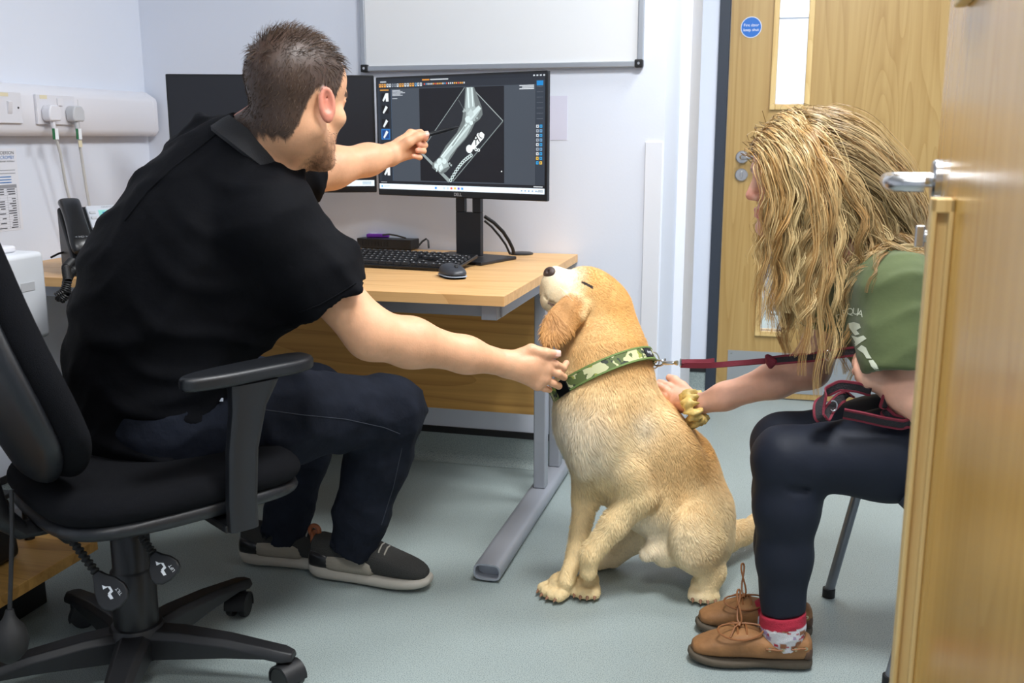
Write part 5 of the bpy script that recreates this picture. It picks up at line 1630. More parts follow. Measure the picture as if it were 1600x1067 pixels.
# ears
ear_pts = [(902, 468, 2.345), (888, 488, 2.325), (872, 508, 2.318), (862, 524, 2.318)]
ex = nrm(pt(858, 532, 2.31) - pt(903, 464, 2.345)); en = nrm(-FH - .25 * RT); en = nrm(en - ex * (en @ ex)); es = np.cross(ex, en)
D_.ell(pt(876, 503, 2.312), (ex, es, en), (.072, .038, .010), .006)
D_.cone(pt(905, 462, 2.36), pt(893, 480, 2.335), .022, .020, .02)
D_.chain([pt(914, 478, 2.340), pt(904, 494, 2.322), pt(890, 516, 2.312)], [.014, .015, .010], .010)
D_.ell(DH(.0, -.070, -.03), (hd_u, hd_f, hd_l), (.06, .03, .010), .01)
DV, DQ = D_.mesh(.0052)
DV, DQ = drop(DV, DQ, [box_of([DH(.14, .07, .05), DH(.02, -.07, -.09), DH(.14, -.07, -.09), DH(.02, .07, .05)], .0)])
DV, DQ = join_np([(DV, DQ), D_.mesh(.0032, *box_of([DH(.14, .07, .05), DH(.02, -.07, -.09), DH(.14, -.07, -.09), DH(.02, .07, .05)], .0))])
lo_f = DV[:, 2] < .001
DV[lo_f, 2] = .001
CREAM = np.array(srgb(242, 216, 164)); TAN = np.array(srgb(214, 160, 88)); DEEP = np.array(srgb(186, 126, 58)); WHT = np.array(srgb(240, 228, 204))
def dog_col(V):
    q = loc(V, DO, dax, 1.0)
    rel_ = V - do_
    side = rel_ @ Dl; fwd = rel_ @ Df; z = V[:, 2]
    nz = vnoise(V, 26, 4) * .5 + vnoise(V, 70, 6) * .3
    back = smoothstep(-.02, .16, -fwd * .9 + (z - .42) * .55 + nz * .06)             # tan along the back
    c = mix(CREAM, TAN, np.clip(back * .95 + nz * .18, 0, 1))
    nk = smoothstep(.50, .58, z) * smoothstep(.02, .0, fwd - .17)                    # neck and nape
    c = c * (1 - .6 * nk[:, None]) + TAN * .6 * nk[:, None]
    leg = smoothstep(.36, .20, z); c = c * (1 - .75 * leg[:, None]) + (CREAM * .96) * .75 * leg[:, None]
    belly = smoothstep(.25, .17, z) * smoothstep(.10, .02, np.abs(fwd - .0)); c = c * (1 - .5 * belly[:, None]) + WHT * .5 * belly[:, None]
    brs = smoothstep(.10, .20, fwd) * smoothstep(.55, .45, z) * smoothstep(.22, .3, z); c = c * (1 - .6 * brs[:, None]) + WHT * .6 * brs[:, None]
    rumpz = smoothstep(-.16, -.24, fwd) * smoothstep(.1, .2, z); c = c * (1 - .6 * rumpz[:, None]) + TAN * .6 * rumpz[:, None]
    for p_, r_, cc_, w_ in ((pt(960, 625, 2.33), .07, TAN, .55), (pt(1050, 705, 2.38), .10, TAN, .5), (pt(1090, 700, 2.42), .09, TAN, .5), (pt(1070, 760, 2.38), .07, TAN, .35), (pt(940, 700, 2.32), .06, WHT, .5),
                            (pt(1000, 668, 2.32), .035, WHT, .6), (pt(888, 680, 2.34), .06, WHT, .8), (pt(1000, 838, 2.40), .06, WHT, .8), (pt(1090, 855, 2.35), .06, CREAM, .7), (pt(985, 545, 2.38), .08, TAN, .5), (pt(925, 590, 2.33), .05, TAN, .35), (pt(1012, 745, 2.34), .03, DEEP, .35), (pt(900, 500, 2.30), .03, TAN, .9)):
        g_ = w_ * np.exp(-((V - p_) ** 2).sum(1) / (r_ * r_)) * (1 + .3 * vnoise(V, 60, 12)); g_ = np.clip(g_, 0, 1)[:, None]; c = c * (1 - g_) + cc_ * g_
    # head: pale muzzle, golden ears
    on = np.linalg.norm(V - DH(.04, 0, 0), axis=1) < .16
    muz = smoothstep(.055, .10, q[:, 0]) * on; c = c * (1 - .8 * muz[:, None]) + WHT * .8 * muz[:, None]
    chk = smoothstep(.02, .06, q[:, 0]) * smoothstep(.0, -.03, q[:, 2]) * on; c = c * (1 - .5 * chk[:, None]) + CREAM * .5 * chk[:, None]
    de = (V - pt(876, 503, 2.312)); er = ((de @ ex) / .074) ** 2 + ((de @ es) / .044) ** 2 + ((de @ en) / .022) ** 2
    e_ = smoothstep(1.3, .9, er); c = c * (1 - .85 * e_[:, None]) + DEEP * .85 * e_[:, None]
    lid = on & (np.abs(q[:, 0] - .062) < .013) & (np.abs(q[:, 2] - .0125) < .0035) & (np.abs(q[:, 1]) > .034)
    c[lid] = np.array(srgb(44, 34, 30))
    lipd = on & (q[:, 0] > .05) & (np.abs(q[:, 2] + .067) < .003) & (np.abs(q[:, 1]) > .02) & (np.abs(q[:, 1]) < .052); c[lipd] = np.array(srgb(120, 98, 84))
    gl = np.linalg.norm(V - pt(1003, 884, 2.385), axis=1) < .012; c[gl] = np.array(srgb(150, 110, 80))
    return c
M_coat = mat('dog_coat', CREAM, 0.8, attr=True, bump=0.15, bscale=160, var=0.08, vscale=60)
dbody = mesh_np('body', DV, DQ, M_coat, dog, dog_col, do_)
# short coat
w_ = np.ones(len(DQ))
P_, N_, _ = scatter(DV, DQ, 130000)
k_ = ((P_ - CPOS) * N_).sum(1) < .25
P_, N_ = P_[k_], N_[k_]
q = loc(P_, DO, dax, 1.0)
fwd = (P_ - do_) @ Df
onh = np.linalg.norm(q, axis=1) < .15
fl = np.tile(-ZV * .9 - Df * .35, (len(P_), 1))
fl[onh] = -hd_f - .35 * ZV
fl = fl + .30 * np.stack([vnoise(P_, 30, s) for s in (21, 22, 23)], 1) + .22 * np.stack([vnoise(P_, 130, s) for s in (31, 32, 33)], 1)
tg = nrmr(fl - N_ * (fl * N_).sum(1, keepdims=True))
ln_ = .0125 * (.6 + .7 * rng.random(len(P_)))
ln_ *= np.where(onh, .45, 1) * np.where(P_[:, 2] < .05, .28, np.where(P_[:, 2] < .12, .6, 1)) * (1 + .9 * smoothstep(.10, .2, fwd) * (np.abs(P_[:, 2] - .42) < .12))
ln_ *= np.where(onh & (q[:, 0] > .085), .5, 1)
dr = nrmr(tg + N_ * (.20 + .25 * rng.random((len(P_), 1))))
pa = np.stack([P_ - N_ * .001, P_ + dr * (ln_ * .55)[:, None], P_ + (dr * .55 + nrmr(tg + N_ * .02) * .45) * ln_[:, None]], 1)
side = nrmr(np.cross(tg, N_))
FV, FQ = strands(pa, .0013, side)
fc = dog_col(P_) * (1.06 + .07 * rng.normal(size=(len(P_), 1))) * (1 + .05 * vnoise(P_, 150, 44))[:, None]
fc = np.repeat(np.clip(fc, 0, 1), 6, 0)
M_fur = mat('dog_fur', CREAM, 0.6, attr=True, spec=0.3)
fur = tag(mesh_np('fur', FV, FQ, M_fur, dog, fc, do_), kind='stuff')
# nose, claws
nz_ = Solid(); nz_.ell(DH(.136, 0, -.002), dax, (.014, .021, .016), .004)
for y in (-1, 1): nz_.ell(DH(.150, y * .009, -.003), dax, (.006, .004, .005), .003, 's')
M_nose = mat('dog_nose', srgb(70, 52, 46), 0.35, bump=0.4, bscale=500)
a_, b_ = nz_.mesh(.0016)
mesh_np('nose', a_, b_, M_nose, dog, None, do_)
M_claw = mat('claw', srgb(150, 110, 84), 0.4)
for c, d in claws:
    d = np.array(d); c = np.r_[c[:2], max(c[2], .010)] 
    o = MB().tube([c - d * .012, c, c + np.r_[d[:2] * .008, -.004]], [.0050, .0044, .0012], 8).build('claw', M_claw)
    rebase(o, dog)
for (u_, v_) in ((845, 440), (848, 447), (846, 454), (852, 450), (850, 458)):
    d = nrm(pt(u_, v_, 2.3) - CPOS)
# whisker spots / whiskers
wh_ = []
for k in range(7):
    a = DH(.105 + .006 * (k % 3), .030, -.022 - .006 * (k // 3)); wh_.append([a, a + hd_l * .02 - hd_f * .004 - ZV * .006, a + hd_l * .045 - hd_f * .02 - ZV * .022])
a_, b_ = strands(np.array(wh_), .0006)
tag(mesh_np('whiskers', a_, b_, M_print, dog, None, do_), kind='stuff')
# collar: a band round the neck
bvD = BVHTree.FromPolygons([tuple(v) for v in DV], [tuple(int(i) for i in q_) for q_ in DQ])
c0, c1 = pt(889, 603, 2.33), pt(1013, 562, 2.42)
cc = pt(950, 585, 2.405)
cx = nrm(c1 - c0); cn = nrm(np.cross(cx, nrm(np.cross(-FW, cx)) * -1)); 
cup = nrm(np.cross(-FW + .30 * ZV, cx)); 
if cup[2] < 0: cup = -cup
cy = np.cross(cup, cx)
ring = []
for k in range(64):
    a = 2 * math.pi * k / 64; d = cx * math.cos(a) + cy * math.sin(a)
    h_ = bvD.ray_cast(Vector(cc + d * .40), Vector(-d), .40)
    ring.append(np.linalg.norm(np.array(h_[0]) - cc) + .007 if h_[0] is not None else .10)
ring = np.array(ring); 
for _ in range(6): ring = (np.roll(ring, 1) + ring * 2 + np.roll(ring, -1)) / 4
def band(h0, h1, r0, r1, ks=range(64), close=True):
    m = MB(); vs = []; fs = []; ks = list(ks)
    for k in ks:
        a = 2 * math.pi * k / 64; d = cx * math.cos(a) + cy * math.sin(a)
        for hh, rr_ in ((h0, r0), (h1, r0), (h1, r1), (h0, r1)): vs.append(cc + d * (ring[k % 64] + rr_) + cup * hh - do_)
    n_ = len(ks)
    for i in range(n_ if close else n_ - 1):
        j = (i + 1) % n_
        for s_ in range(4): fs.append((i * 4 + s_, i * 4 + (s_ + 1) % 4, j * 4 + (s_ + 1) % 4, j * 4 + s_))
    if not close: fs += [(0, 1, 2, 3), (n_ * 4 - 4, n_ * 4 - 3, n_ * 4 - 2, n_ * 4 - 1)]
    return m.add(vs, fs)
mc = bpy.data.materials.new('camouflage_webbing'); mc.use_nodes = True
_n = mc.node_tree.nodes; _l = mc.node_tree.links; _b = _n['Principled BSDF']; _b.inputs['Roughness'].default_value = .7
_tc = _n.new('ShaderNodeTexCoord'); _v = _n.new('ShaderNodeTexVoronoi'); _v.inputs['Scale'].default_value = 52
_nz = _n.new('ShaderNodeTexNoise'); _nz.inputs['Scale'].default_value = 40
_mxv = _n.new('ShaderNodeMix'); _mxv.data_type = 'VECTOR'; _mxv.inputs[0].default_value = .06
_l.new(_tc.outputs['Object'], _nz.inputs['Vector']); _l.new(_tc.outputs['Object'], _mxv.inputs[4]); _l.new(_nz.outputs['Color'], _mxv.inputs[5]); _l.new(_mxv.outputs[1], _v.inputs['Vector'])
_cr = _n.new('ShaderNodeValToRGB'); _cr.color_ramp.interpolation = 'CONSTANT'
for i, (p_, c_) in enumerate(((0, (196, 196, 150)), (.3, (150, 156, 70)), (.55, (90, 104, 56)), (.8, (48, 56, 44)))):
    e = _cr.color_ramp.elements[i] if i < 2 else _cr.color_ramp.elements.new(p_)
    e.position = p_; e.color = (*srgb(*c_), 1)
_sx = _n.new('ShaderNodeSeparateColor'); _l.new(_v.outputs['Color'], _sx.inputs[0]); _l.new(_sx.outputs[0], _cr.inputs['Fac']); _l.new(_cr.outputs['Color'], _b.inputs['Base Color'])
colr = band(-.014, .014, -.004, .003).build('collar', mc, dog, smooth=50)
colr['label'] = 'camouflage patterned collar with green edging'
M_edge = mat('green_binding', srgb(104, 128, 66), 0.7)
band(.0125, .0165, -.004, .0042).build('collar_edging', M_edge, colr, smooth=50); band(-.0165, -.0125, -.004, .0042).build('collar_edging', M_edge, colr, smooth=50)
# name patch and ring at the nape
kr = min(range(64), key=lambda k: np.linalg.norm((cc + (cx * math.cos(2 * math.pi * k / 64) + cy * math.sin(2 * math.pi * k / 64)) * ring[k]) - pt(1000, 567, 2.37)))
pa_ = band(-.011, .011, .003, .0055, range(kr - 2, kr + 2), False).build('name_patch', M_blackp, colr)
kc = kr - .5; a = 2 * math.pi * kc / 64; d = cx * math.cos(a) + cy * math.sin(a); tg_ = -cx * math.sin(a) + cy * math.cos(a)
sgn = 1 if (np.cross(cup, d) @ RT) > 0 else -1
text('patch_text', 'dogs', .013, frame(cc + d * (ring[kr] + .0062) - do_, np.cross(cup, d), d), M_print, pa_)
kl = min(range(64), key=lambda k: (cc + (cx * math.cos(2 * math.pi * k / 64) + cy * math.sin(2 * math.pi * k / 64)) * ring[k]) @ (RT * 1) * -1)
ke = min(range(64), key=lambda k: np.linalg.norm((cc + (cx * math.cos(2 * math.pi * k / 64) + cy * math.sin(2 * math.pi * k / 64)) * ring[k]) - pt(890, 603, 2.34)))
band(-.017, .017, -.003, .006, range(ke - 2, ke + 2), False).build('collar_buckle', M_blackg, colr)
rc = pt(1021, 563, 2.40)
rp = [rc + (RT * math.cos(t_) * .014 + ZV * math.sin(t_) * .019 + FH * .006 * math.sin(t_)) for t_ in np.linspace(0, 2 * math.pi, 28)]
rebase(MB().tube(rp, .0018, 8).build('d_ring', M_chrome), dog)
# ------------------------------------------------------------------ woman holding the dog
Fw = -RT; Lw = -FH
M_tee = mat('olive_green_cotton', srgb(74, 85, 48), 0.9, bump=0.25, bscale=45, var=0.10, vscale=16, sheen=0.12, detail=5)
M_leg = mat('navy_leggings', srgb(22, 27, 39), 0.62, bump=0.10, bscale=60, var=0.05, vscale=20, spec=0.25)
wk0 = pt(1228, 718, 2.07); wa0 = pt(1223, 965, 2.10); wh0 = pt(1545, 705, 2.06)
wk1 = pt(1224, 694, 2.21); wa1 = pt(1218, 945, 2.22); wh1 = pt(1520, 672, 2.22)
wpel = (wh0 + wh1) / 2 + ZV * .04
wom = thing('person', 'woman with long wavy blonde hair, green T-shirt and navy leggings, holding the leash', 'person', tuple(np.r_[wpel[:2], 0.0]))
wo_ = np.array(wom.location)
WS = Solid()
pw_ = R(5)
wf = math.cos(pw_) * nrm(-RT - .10 * FH) - math.sin(pw_) * ZV
WO = pt(1247, 282, 2.13)
WL, wax = head_solid(WS, WO, wf, ZV - .04 * RT, .97, True)
wnb = pt(1345, 420, 2.13)
wsN, weN, wwN = pt(1408, 462, 2.00), pt(1446, 632, 1.95), pt(1372, 590, 2.00)
wsF, weF, wwF = pt(1318, 452, 2.27), pt(1266, 576, 2.29), pt(1090, 633, 2.40)
wch = pt(1420, 500, 2.13)
WS.cone(WL(-.03, 0, -.035), wnb, .048, .052, .03).cone(WL(0, 0, -.06), wnb, .038, .05, .03)
WS.lofts([(wpel, .13, .095), (wch, .13, .09), (wnb + RT * .03, .10, .06)], FH, .05)
WS.chain([wh0, wk0, wa0], [.065, .048, .032], .03).chain([wh1, wk1, wa1], [.065, .048, .032], .03)
WS.chain([wsN, weN], [.05, .040], .03).chain([weN, weN + (wwN - weN) * .4, wwN], [.040, .038, .027], .02)
WS.chain([wsF, weF], [.05, .043], .03).chain([weF, weF + (wwF - weF) * .3, weF + (wwF - weF) * .75, wwF], [.042, .040, .030, .0245], .025)
# near hand: a fist round the leash
T = 2.005
nm = [pt(1344, 565, T), pt(1345, 577, T - .008), pt(1349, 588, T - .012), pt(1354, 597, T - .014)]
nf = [([nm[0], pt(1338, 569, T + .02), pt(1347, 568, T + .04), pt(1356, 570, T + .035)], .0082), ([nm[1], pt(1338, 580, T + .014), pt(1346, 579, T + .036), pt(1357, 580, T + .03)], .0084),
      ([nm[2], pt(1342, 590, T + .010), pt(1350, 589, T + .03), pt(1360, 589, T + .026)], .008), ([nm[3], pt(1348, 598, T + .006), pt(1355, 597, T + .024), pt(1364, 596, T + .02)], .0072)]
nt_ = [pt(1366, 572, T - .004), pt(1354, 560, T + .004), pt(1344, 558, T + .018), pt(1339, 564, T + .028)]
hand(WS, wwN, pt(1358, 582, T), nm, nf, nt_, .0145)
# far hand resting on the dog's back
T = 2.45
fm = [pt(1056, 610, T + .035), pt(1052, 618, T + .02), pt(1054, 629, T + .01), pt(1060, 638, T + .004)]
ff = [([fm[0], pt(1044, 602, T + .05), pt(1036, 598, T + .062), pt(1030, 596, T + .072)], .0080), ([fm[1], pt(1040, 608, T + .038), pt(1031, 603, T + .056), pt(1024, 600, T + .07)], .0082),
      ([fm[2], pt(1042, 618, T + .03), pt(1033, 613, T + .05), pt(1027, 610, T + .064)], .0078), ([fm[3], pt(1049, 630, T + .02), pt(1042, 625, T + .036), pt(1037, 622, T + .048)], .007)]
ft = [pt(1078, 618, T + .015), pt(1066, 604, T + .04), pt(1054, 594, T + .06), pt(1046, 590, T + .07)]
hand(WS, wwF, pt(1070, 626, T + .012), fm, ff, ft, .0145)
WV, WQ = WS.mesh(.0065)
wb_ = [box_of([WL(.12, .1, .05), WL(-.05, -.1, -.12), WL(.12, -.1, -.12), WL(-.05, .1, .05), WL(.12, .1, -.12)], .01), box_of([*nm, *[p for c, _ in nf for p in c], *nt_, wwN], .018), box_of([*fm, *[p for c, _ in ff for p in c], *ft, wwF], .018)]
WV, WQ = drop(WV, WQ, wb_)
WV, WQ = join_np([(WV, WQ)] + [WS.mesh(.003, lo, hi) for lo, hi in wb_])
WSK = np.array(srgb(220, 168, 142))
def wom_col(V):
    q = loc(V, WO, wax, .97); on = (np.abs(q) < .15).all(1)
    c = np.tile(WSK, (len(V), 1)) * (1 + .04 * vnoise(V, 50, 3))[:, None]
    ck = smoothstep(.05, .015, np.linalg.norm(q - np.array([.07, 0, -.02]) - np.sign(q[:, 1:2]) * np.array([0, .04, 0]), axis=1)) * on
    c = c * (1 - .25 * ck[:, None]) + np.array(srgb(214, 128, 112)) * .25 * ck[:, None]
    ns = smoothstep(.022, .010, np.linalg.norm(q - np.array([.112, 0, -.022]), axis=1)) * on; c = c * (1 - .4 * ns[:, None]) + np.array(srgb(216, 128, 114)) * .4 * ns[:, None]
    lip = on & (q[:, 0] > .086) & (np.abs(q[:, 2] + .063) < .011) & (np.abs(q[:, 1]) < .024); c[lip] = np.array(srgb(200, 126, 114))
    eye = on & (q[:, 0] > .078) & (np.abs(q[:, 2] - .0095) < .004) & (np.abs(np.abs(q[:, 1]) - .031) < .011); c[eye] = np.array(srgb(96, 74, 64))
    brow = on & (q[:, 0] > .07) & (np.abs(q[:, 2] - .031) < .004) & (np.abs(np.abs(q[:, 1]) - .031) < .018); c[brow] = np.array(srgb(142, 108, 76))
    sc = smoothstep(-.004, .004, q[:, 2] - np.where(q[:, 0] > .05, .072, np.where(q[:, 0] > .0, .02, -.04))) * on
    c = c * (1 - sc[:, None]) + np.array(srgb(134, 102, 66)) * sc[:, None]
    return c
mesh_np('body', WV, WQ, M_skin, wom, wom_col, wo_)
# T-shirt
TS = Solid()
TS.lofts([(wpel - ZV * .0, .165, .135), (wpel + (wch - wpel) * .5, .160, .130), (wch, .165, .130), (pt(1372, 445, 2.13), .135, .088)], FH, .05)
TS.ell(pt(1362, 497, 2.12), (nrm(-RT - .6 * ZV), FH, nrm(ZV - .6 * RT)), (.085, .135, .085), .05)
TS.cone(wsN, pt(1375, 440, 2.12), .072, .075, .05).cone(wsF, pt(1365, 440, 2.15), .065, .075, .05)
TS.cone(pt(1372, 440, 2.13), wnb + RT * .01, .08, .062, .03)
hN = pt(1408, 588, 1.965); hF = pt(1285, 521, 2.28)
TS.chain([wsN, wsN + (hN - wsN) * .6, hN], [.078, .074, .070], .04)
TS.chain([wsF, hF], [.070, .062], .03)
TS.trim(hN, hN - wsN + RT * -.01, .11).trim(hF, hF - wsF, .09)
TS.cone(hN - nrm(hN - wsN) * .03, hN + nrm(hN - wsN) * .03, .058, .060, .004, 's'); TS.cone(hF - nrm(hF - wsF) * .025, hF + nrm(hF - wsF) * .03, .052, .054, .004, 's')
TS.cone(wnb + (WL(-.03, 0, -.035) - wnb) * .30, WL(-.03, 0, -.035), .060, .075, .005, 's')
SV, SQ = TS.mesh(.006, warp=wrinkle([(nrm(hN - wsN + RT * .05), .075, .0030, 3), (nrm(wch - wpel), .12, .0035, 8), (nrm(RT + .2 * ZV), .10, .003, 15)]))
mesh_np('t_shirt', SV, SQ, M_tee, wom, None, wo_)
M_prn = mat('pale_shirt_print', srgb(206, 212, 190), 0.9)
bvT = BVHTree.FromPolygons([tuple(v) for v in SV], [tuple(int(i) for i in q_) for q_ in SQ])
def to_surface(me, bv, lift=.0015):
    for v in me.vertices:
        p = np.array(v.co); d = nrm(p - CPOS); h_ = bv.ray_cast(Vector(CPOS + d * 1.5), Vector(d), 1.2)
        if h_[0] is not None: v.co = Vector(np.array(h_[0]) - d * lift)
def shirt_print(name, me):
    to_surface(me, bvT); o = link(name, me, M_prn); rebase(o, wom)
for k, ch in enumerate('DSQUA'):
    u_, v_, an = [(1312, 496, 28), (1319, 490, 16), (1328, 487, 4), (1337, 487, -6), (1344, 490, -14)][k]
    me = text_mesh(ch, .020); me.materials.clear(); p = pt(u_, v_, 2.1)
    a_ = R(an); xd = RT * math.cos(a_) + UP * math.sin(a_)
    me.transform(frame(p, xd, -FW)); shirt_print('shirt_letter', me)
rr = random.Random(4)
blobs = [[(1326, 505), (1334, 503), (1343, 506), (1345, 512), (1338, 516), (1343, 522), (1336, 524), (1331, 518), (1327, 512)], [(1330, 524), (1340, 527), (1349, 524), (1354, 529), (1346, 534), (1338, 540), (1333, 545), (1336, 534)],
         [(1339, 545), (1346, 539), (1353, 543), (1357, 552), (1362, 560), (1354, 560), (1349, 552)], [(1357, 563), (1364, 562), (1370, 570), (1374, 579), (1367, 578), (1361, 572)]]
for bl_ in blobs:
    c_ = np.mean(bl_, 0); m = MB(); vs = [pt(c_[0], c_[1], 2.1)] + [pt(u_, v_, 2.1) for u_, v_ in bl_]; n_ = len(bl_)
    m.add(vs, [(0, 1 + k, 1 + (k + 1) % n_) for k in range(n_)])
    me = bpy.data.meshes.new('shirt_motif'); me.from_pydata(m.v, [], m.f)
    bm = bmesh.new(); bm.from_mesh(me); bmesh.ops.subdivide_edges(bm, edges=bm.edges, cuts=2, use_grid_fill=True); bm.to_mesh(me); bm.free()
    shirt_print('shirt_motif', me)
# leggings
LG = Solid()
LG.lofts([(wpel, .165, .125), (wpel - ZV * .05, .165, .125)], FH, .05)
LG.chain([wh0, wh0 + (wk0 - wh0) * .5, wk0], [.100, .086, .066], .05).chain([wh1, wh1 + (wk1 - wh1) * .5, wk1], [.098, .084, .065], .05)
for kn, an in ((wk0, wa0), (wk1, wa1)):
    LG.chain([kn, kn + (an - kn) * .30 + RT * .004, kn + (an - kn) * .62, an], [.066, .063, .053, .044], .03)
    LG.trim(an - nrm(an - kn) * .012, nrm(an - kn) + np.array([0, 0, 0]) + RT * .12, .09)
LG.chain([pt(1212, 755, 2.00), pt(1235, 768, 2.0), pt(1262, 766, 2.02)], [.004, .005, .004], .012, 's')
GV, GQ = LG.mesh(.0065, warp=wrinkle([(nrm(wk0 - wa0 + RT * .2), .12, .0012, 2)]))
mesh_np('leggings', GV, GQ, M_leg, wom, None, wo_)
# socks with red cuff and small motifs
M_sock_w = mat('patterned_sock', (1, 1, 1), 0.9, attr=True, bump=0.5, bscale=500)
for an, kn, u_ in ((wa0, wk0, 0), (wa1, wk1, 1)):
    K = Solid(); ax_ = nrm(kn - an)
    fo = onz(1200 - 28 * u_, 1030 - 40 * u_) + ZV * .05
    K.chain([an + ax_ * .012, an - ax_ * .02, an - ax_ * .045, fo + RT * .01 - ZV * .002], [.047, .043, .033, .026], .02)
    K.trim(an + ax_ * .012, ax_ + RT * -.12, .09)
    kv, kq = K.mesh(.0032, warp=wrinkle([(ax_, .03, .0012, 5)]))
    def sock_col(V_):
        c = np.tile(np.array(srgb(206, 204, 206)), (len(V_), 1)); h_ = (V_ - an) @ ax_ + (V_ - an) @ RT * -.12
        r_ = np.random.default_rng(3 + u_); idx_ = r_.choice(len(V_), 110)
        for j, i in enumerate(idx_):
            d = V_ - V_[i]; m_ = (np.abs(d @ RT) < [.007, .004, .004][j % 3]) & (np.abs(d[:, 2]) < [.005, .003, .004][j % 3]) & (np.abs(d @ FH) < .012)
            c[m_] = np.array(srgb(*[(146, 96, 66), (168, 36, 52), (150, 130, 160)][j % 3]))
        c[h_ > -.012] = np.array(srgb(160, 30, 52)); return c
    o = mesh_np('sock', kv, kq, M_sock_w, wom, sock_col, wo_)
# boat shoes
M_lea = mat('tan_nubuck', srgb(140, 98, 58), 0.7, bump=0.3, bscale=90, var=0.22, vscale=26)
M_lea2 = mat('dark_brown_leather', srgb(84, 58, 40), 0.6)
M_rsole = mat('dark_brown_sole', srgb(82, 72, 58), 0.75, bump=0.3, bscale=120)
M_rawh = mat('rawhide_lace', srgb(134, 84, 44), 0.55)
M_brass = mat('brass_eyelet', srgb(190, 180, 150), 0.3, metal=1.0)
def boat_shoe(heel, toe, lab):
    heel = np.array(heel); toe = np.array(toe); L_ = np.linalg.norm(toe - heel); ang = math.atan2(*(toe - heel)[1::-1])
    Mw = Matrix.Translation((*(heel - wo_)[:2], 0)) @ Matrix.Rotation(ang, 4, 'Z')
    g = lambda x: x * L_
    so_ = [(g(0), .016, .006, .026, 0), (g(.03), .030, .0, .028, 0), (g(.12), .034, 0, .028, 0), (g(.28), .034, 0, .027, 0), (g(.42), .034, .004, .026, 0), (g(.62), .044, .0, .025, 0), (g(.80), .043, .0, .027, 0), (g(.92), .032, .006, .030, 0), (g(.985), .014, .014, .030, 0)]
    up_ = [(g(.01), .020, .022, .066, 0), (g(.04), .031, .022, .074, 0), (g(.14), .037, .022, .074, 0), (g(.28), .039, .022, .070, 0), (g(.42), .040, .022, .072, 0), (g(.52), .040, .022, .082, 0), (g(.62), .042, .022, .078, 0), (g(.75), .041, .022, .064, 0), (g(.87), .034, .022, .054, 0), (g(.96), .018, .024, .044, 0)]
    MB().add(*loft_mesh(so_), Mw).build('shoe_sole', M_rsole, wom, sub=1)
    up = MB().add(*loft_mesh(up_), Mw).build('shoe_upper', M_lea, wom, sub=1); up['label'] = lab
    MB().add(*loft_mesh([(x - .001, w_ + .002, zb, zt - .012, yc) for x, w_, zb, zt, yc in up_[0:2]] + [(g(.11), .036, .022, .05, 0)]), Mw).build('heel_patch', M_lea2, up, sub=1)
    zt = lambda x: np.interp(x, [s[0] for s in up_], [s[3] for s in up_]); wd = lambda x: np.interp(x, [s[0] for s in up_], [s[1] for s in up_])
    # moccasin seam round the toe
    seam = []
    for t_ in np.linspace(-1.9, 1.9, 40):
        x = g(.70) + g(.20) * math.cos(t_); y = .031 * math.sin(t_) * (1 if abs(t_) < 1.57 else 1)
        seam.append((x, y, zt(x) - .010 - 10 * y * y))
    MB().tube([(x, y, z + .0035 + .0016 * (i % 2)) for i, (x, y, z) in enumerate(seam)], .0026, 6, M=Mw).build('toe_stitching', M_lea2, up)
    for s in (-1, 1):
        xs_ = [g(.08), g(.16), g(.26), g(.36), g(.46)]
        for i in range(0, 4, 2): MB().tube([(x, s * (wd(x) + .002), zt(x) - .017) for x in np.linspace(xs_[i], xs_[i + 1] + .008, 6)], .0022, 6, M=Mw).build('side_lace', M_rawh, up)
        for x in xs_[:4]:
            MB().lathe([(.004, 0), (.004, .0015), (.002, .0018)], 12, Mw @ Matrix.Translation((x, s * (wd(x) + .001), zt(x) - .017)) @ Matrix.Rotation(R(-90) * s, 4, 'X')).build('eyelet', M_brass, up)
    kx, kz = g(.58), zt(g(.58)) + .006
    for x in (g(.53), g(.60)):
        MB().tube([(x, -.026, zt(x) - .010), (x, -.012, zt(x) + .003), (x, 0, zt(x) + .005), (x, .012, zt(x) + .003), (x, .026, zt(x) - .010)], .0024, 6, M=Mw).build('lace', M_rawh, up)
        MB().lathe([(.005, 0), (.005, .0015), (.0025, .002)], 12, Mw @ Matrix.Translation((x, .027, zt(x) - .011)) @ Matrix.Rotation(R(-60), 4, 'X')).build('eyelet', M_brass, up)
    for s, zz in ((1, .004), (-1, .058)):
        lp = [(kx + (.048 * math.sin(t_) if s > 0 else .004 * math.sin(t_ * 2)) * 1.0, s * .040 * math.sin(t_ / 2) ** 2 + .006 * s * math.sin(t_), kz + zz * math.sin(t_ / 2) ** 2 + .004 - (.022 * math.sin(t_ / 2) ** 4 if s > 0 else 0)) for t_ in np.linspace(0, 2 * math.pi, 22)]
        MB().tube(lp, .0021, 6, M=Mw).build('lace_bow', M_rawh, up)
    for s in (-1, 1):
        MB().tube([(kx, 0, kz + .003), (kx + .012, s * .012, kz), (kx + .022, s * .03, kz - .014)], .0021, 6, M=Mw).build('lace_end', M_rawh, up)
    MB().tube([(kx - .004, -.005, kz), (kx, 0, kz + .004), (kx + .003, .005, kz)], .004, 8, M=Mw).build('lace_knot', M_rawh, up)
boat_shoe(onz(1268, 1040), onz(1070, 1030), 'tan leather boat shoe, the nearer one')
boat_shoe(onz(1268, 990), onz(1082, 984), 'tan leather boat shoe, the farther one')
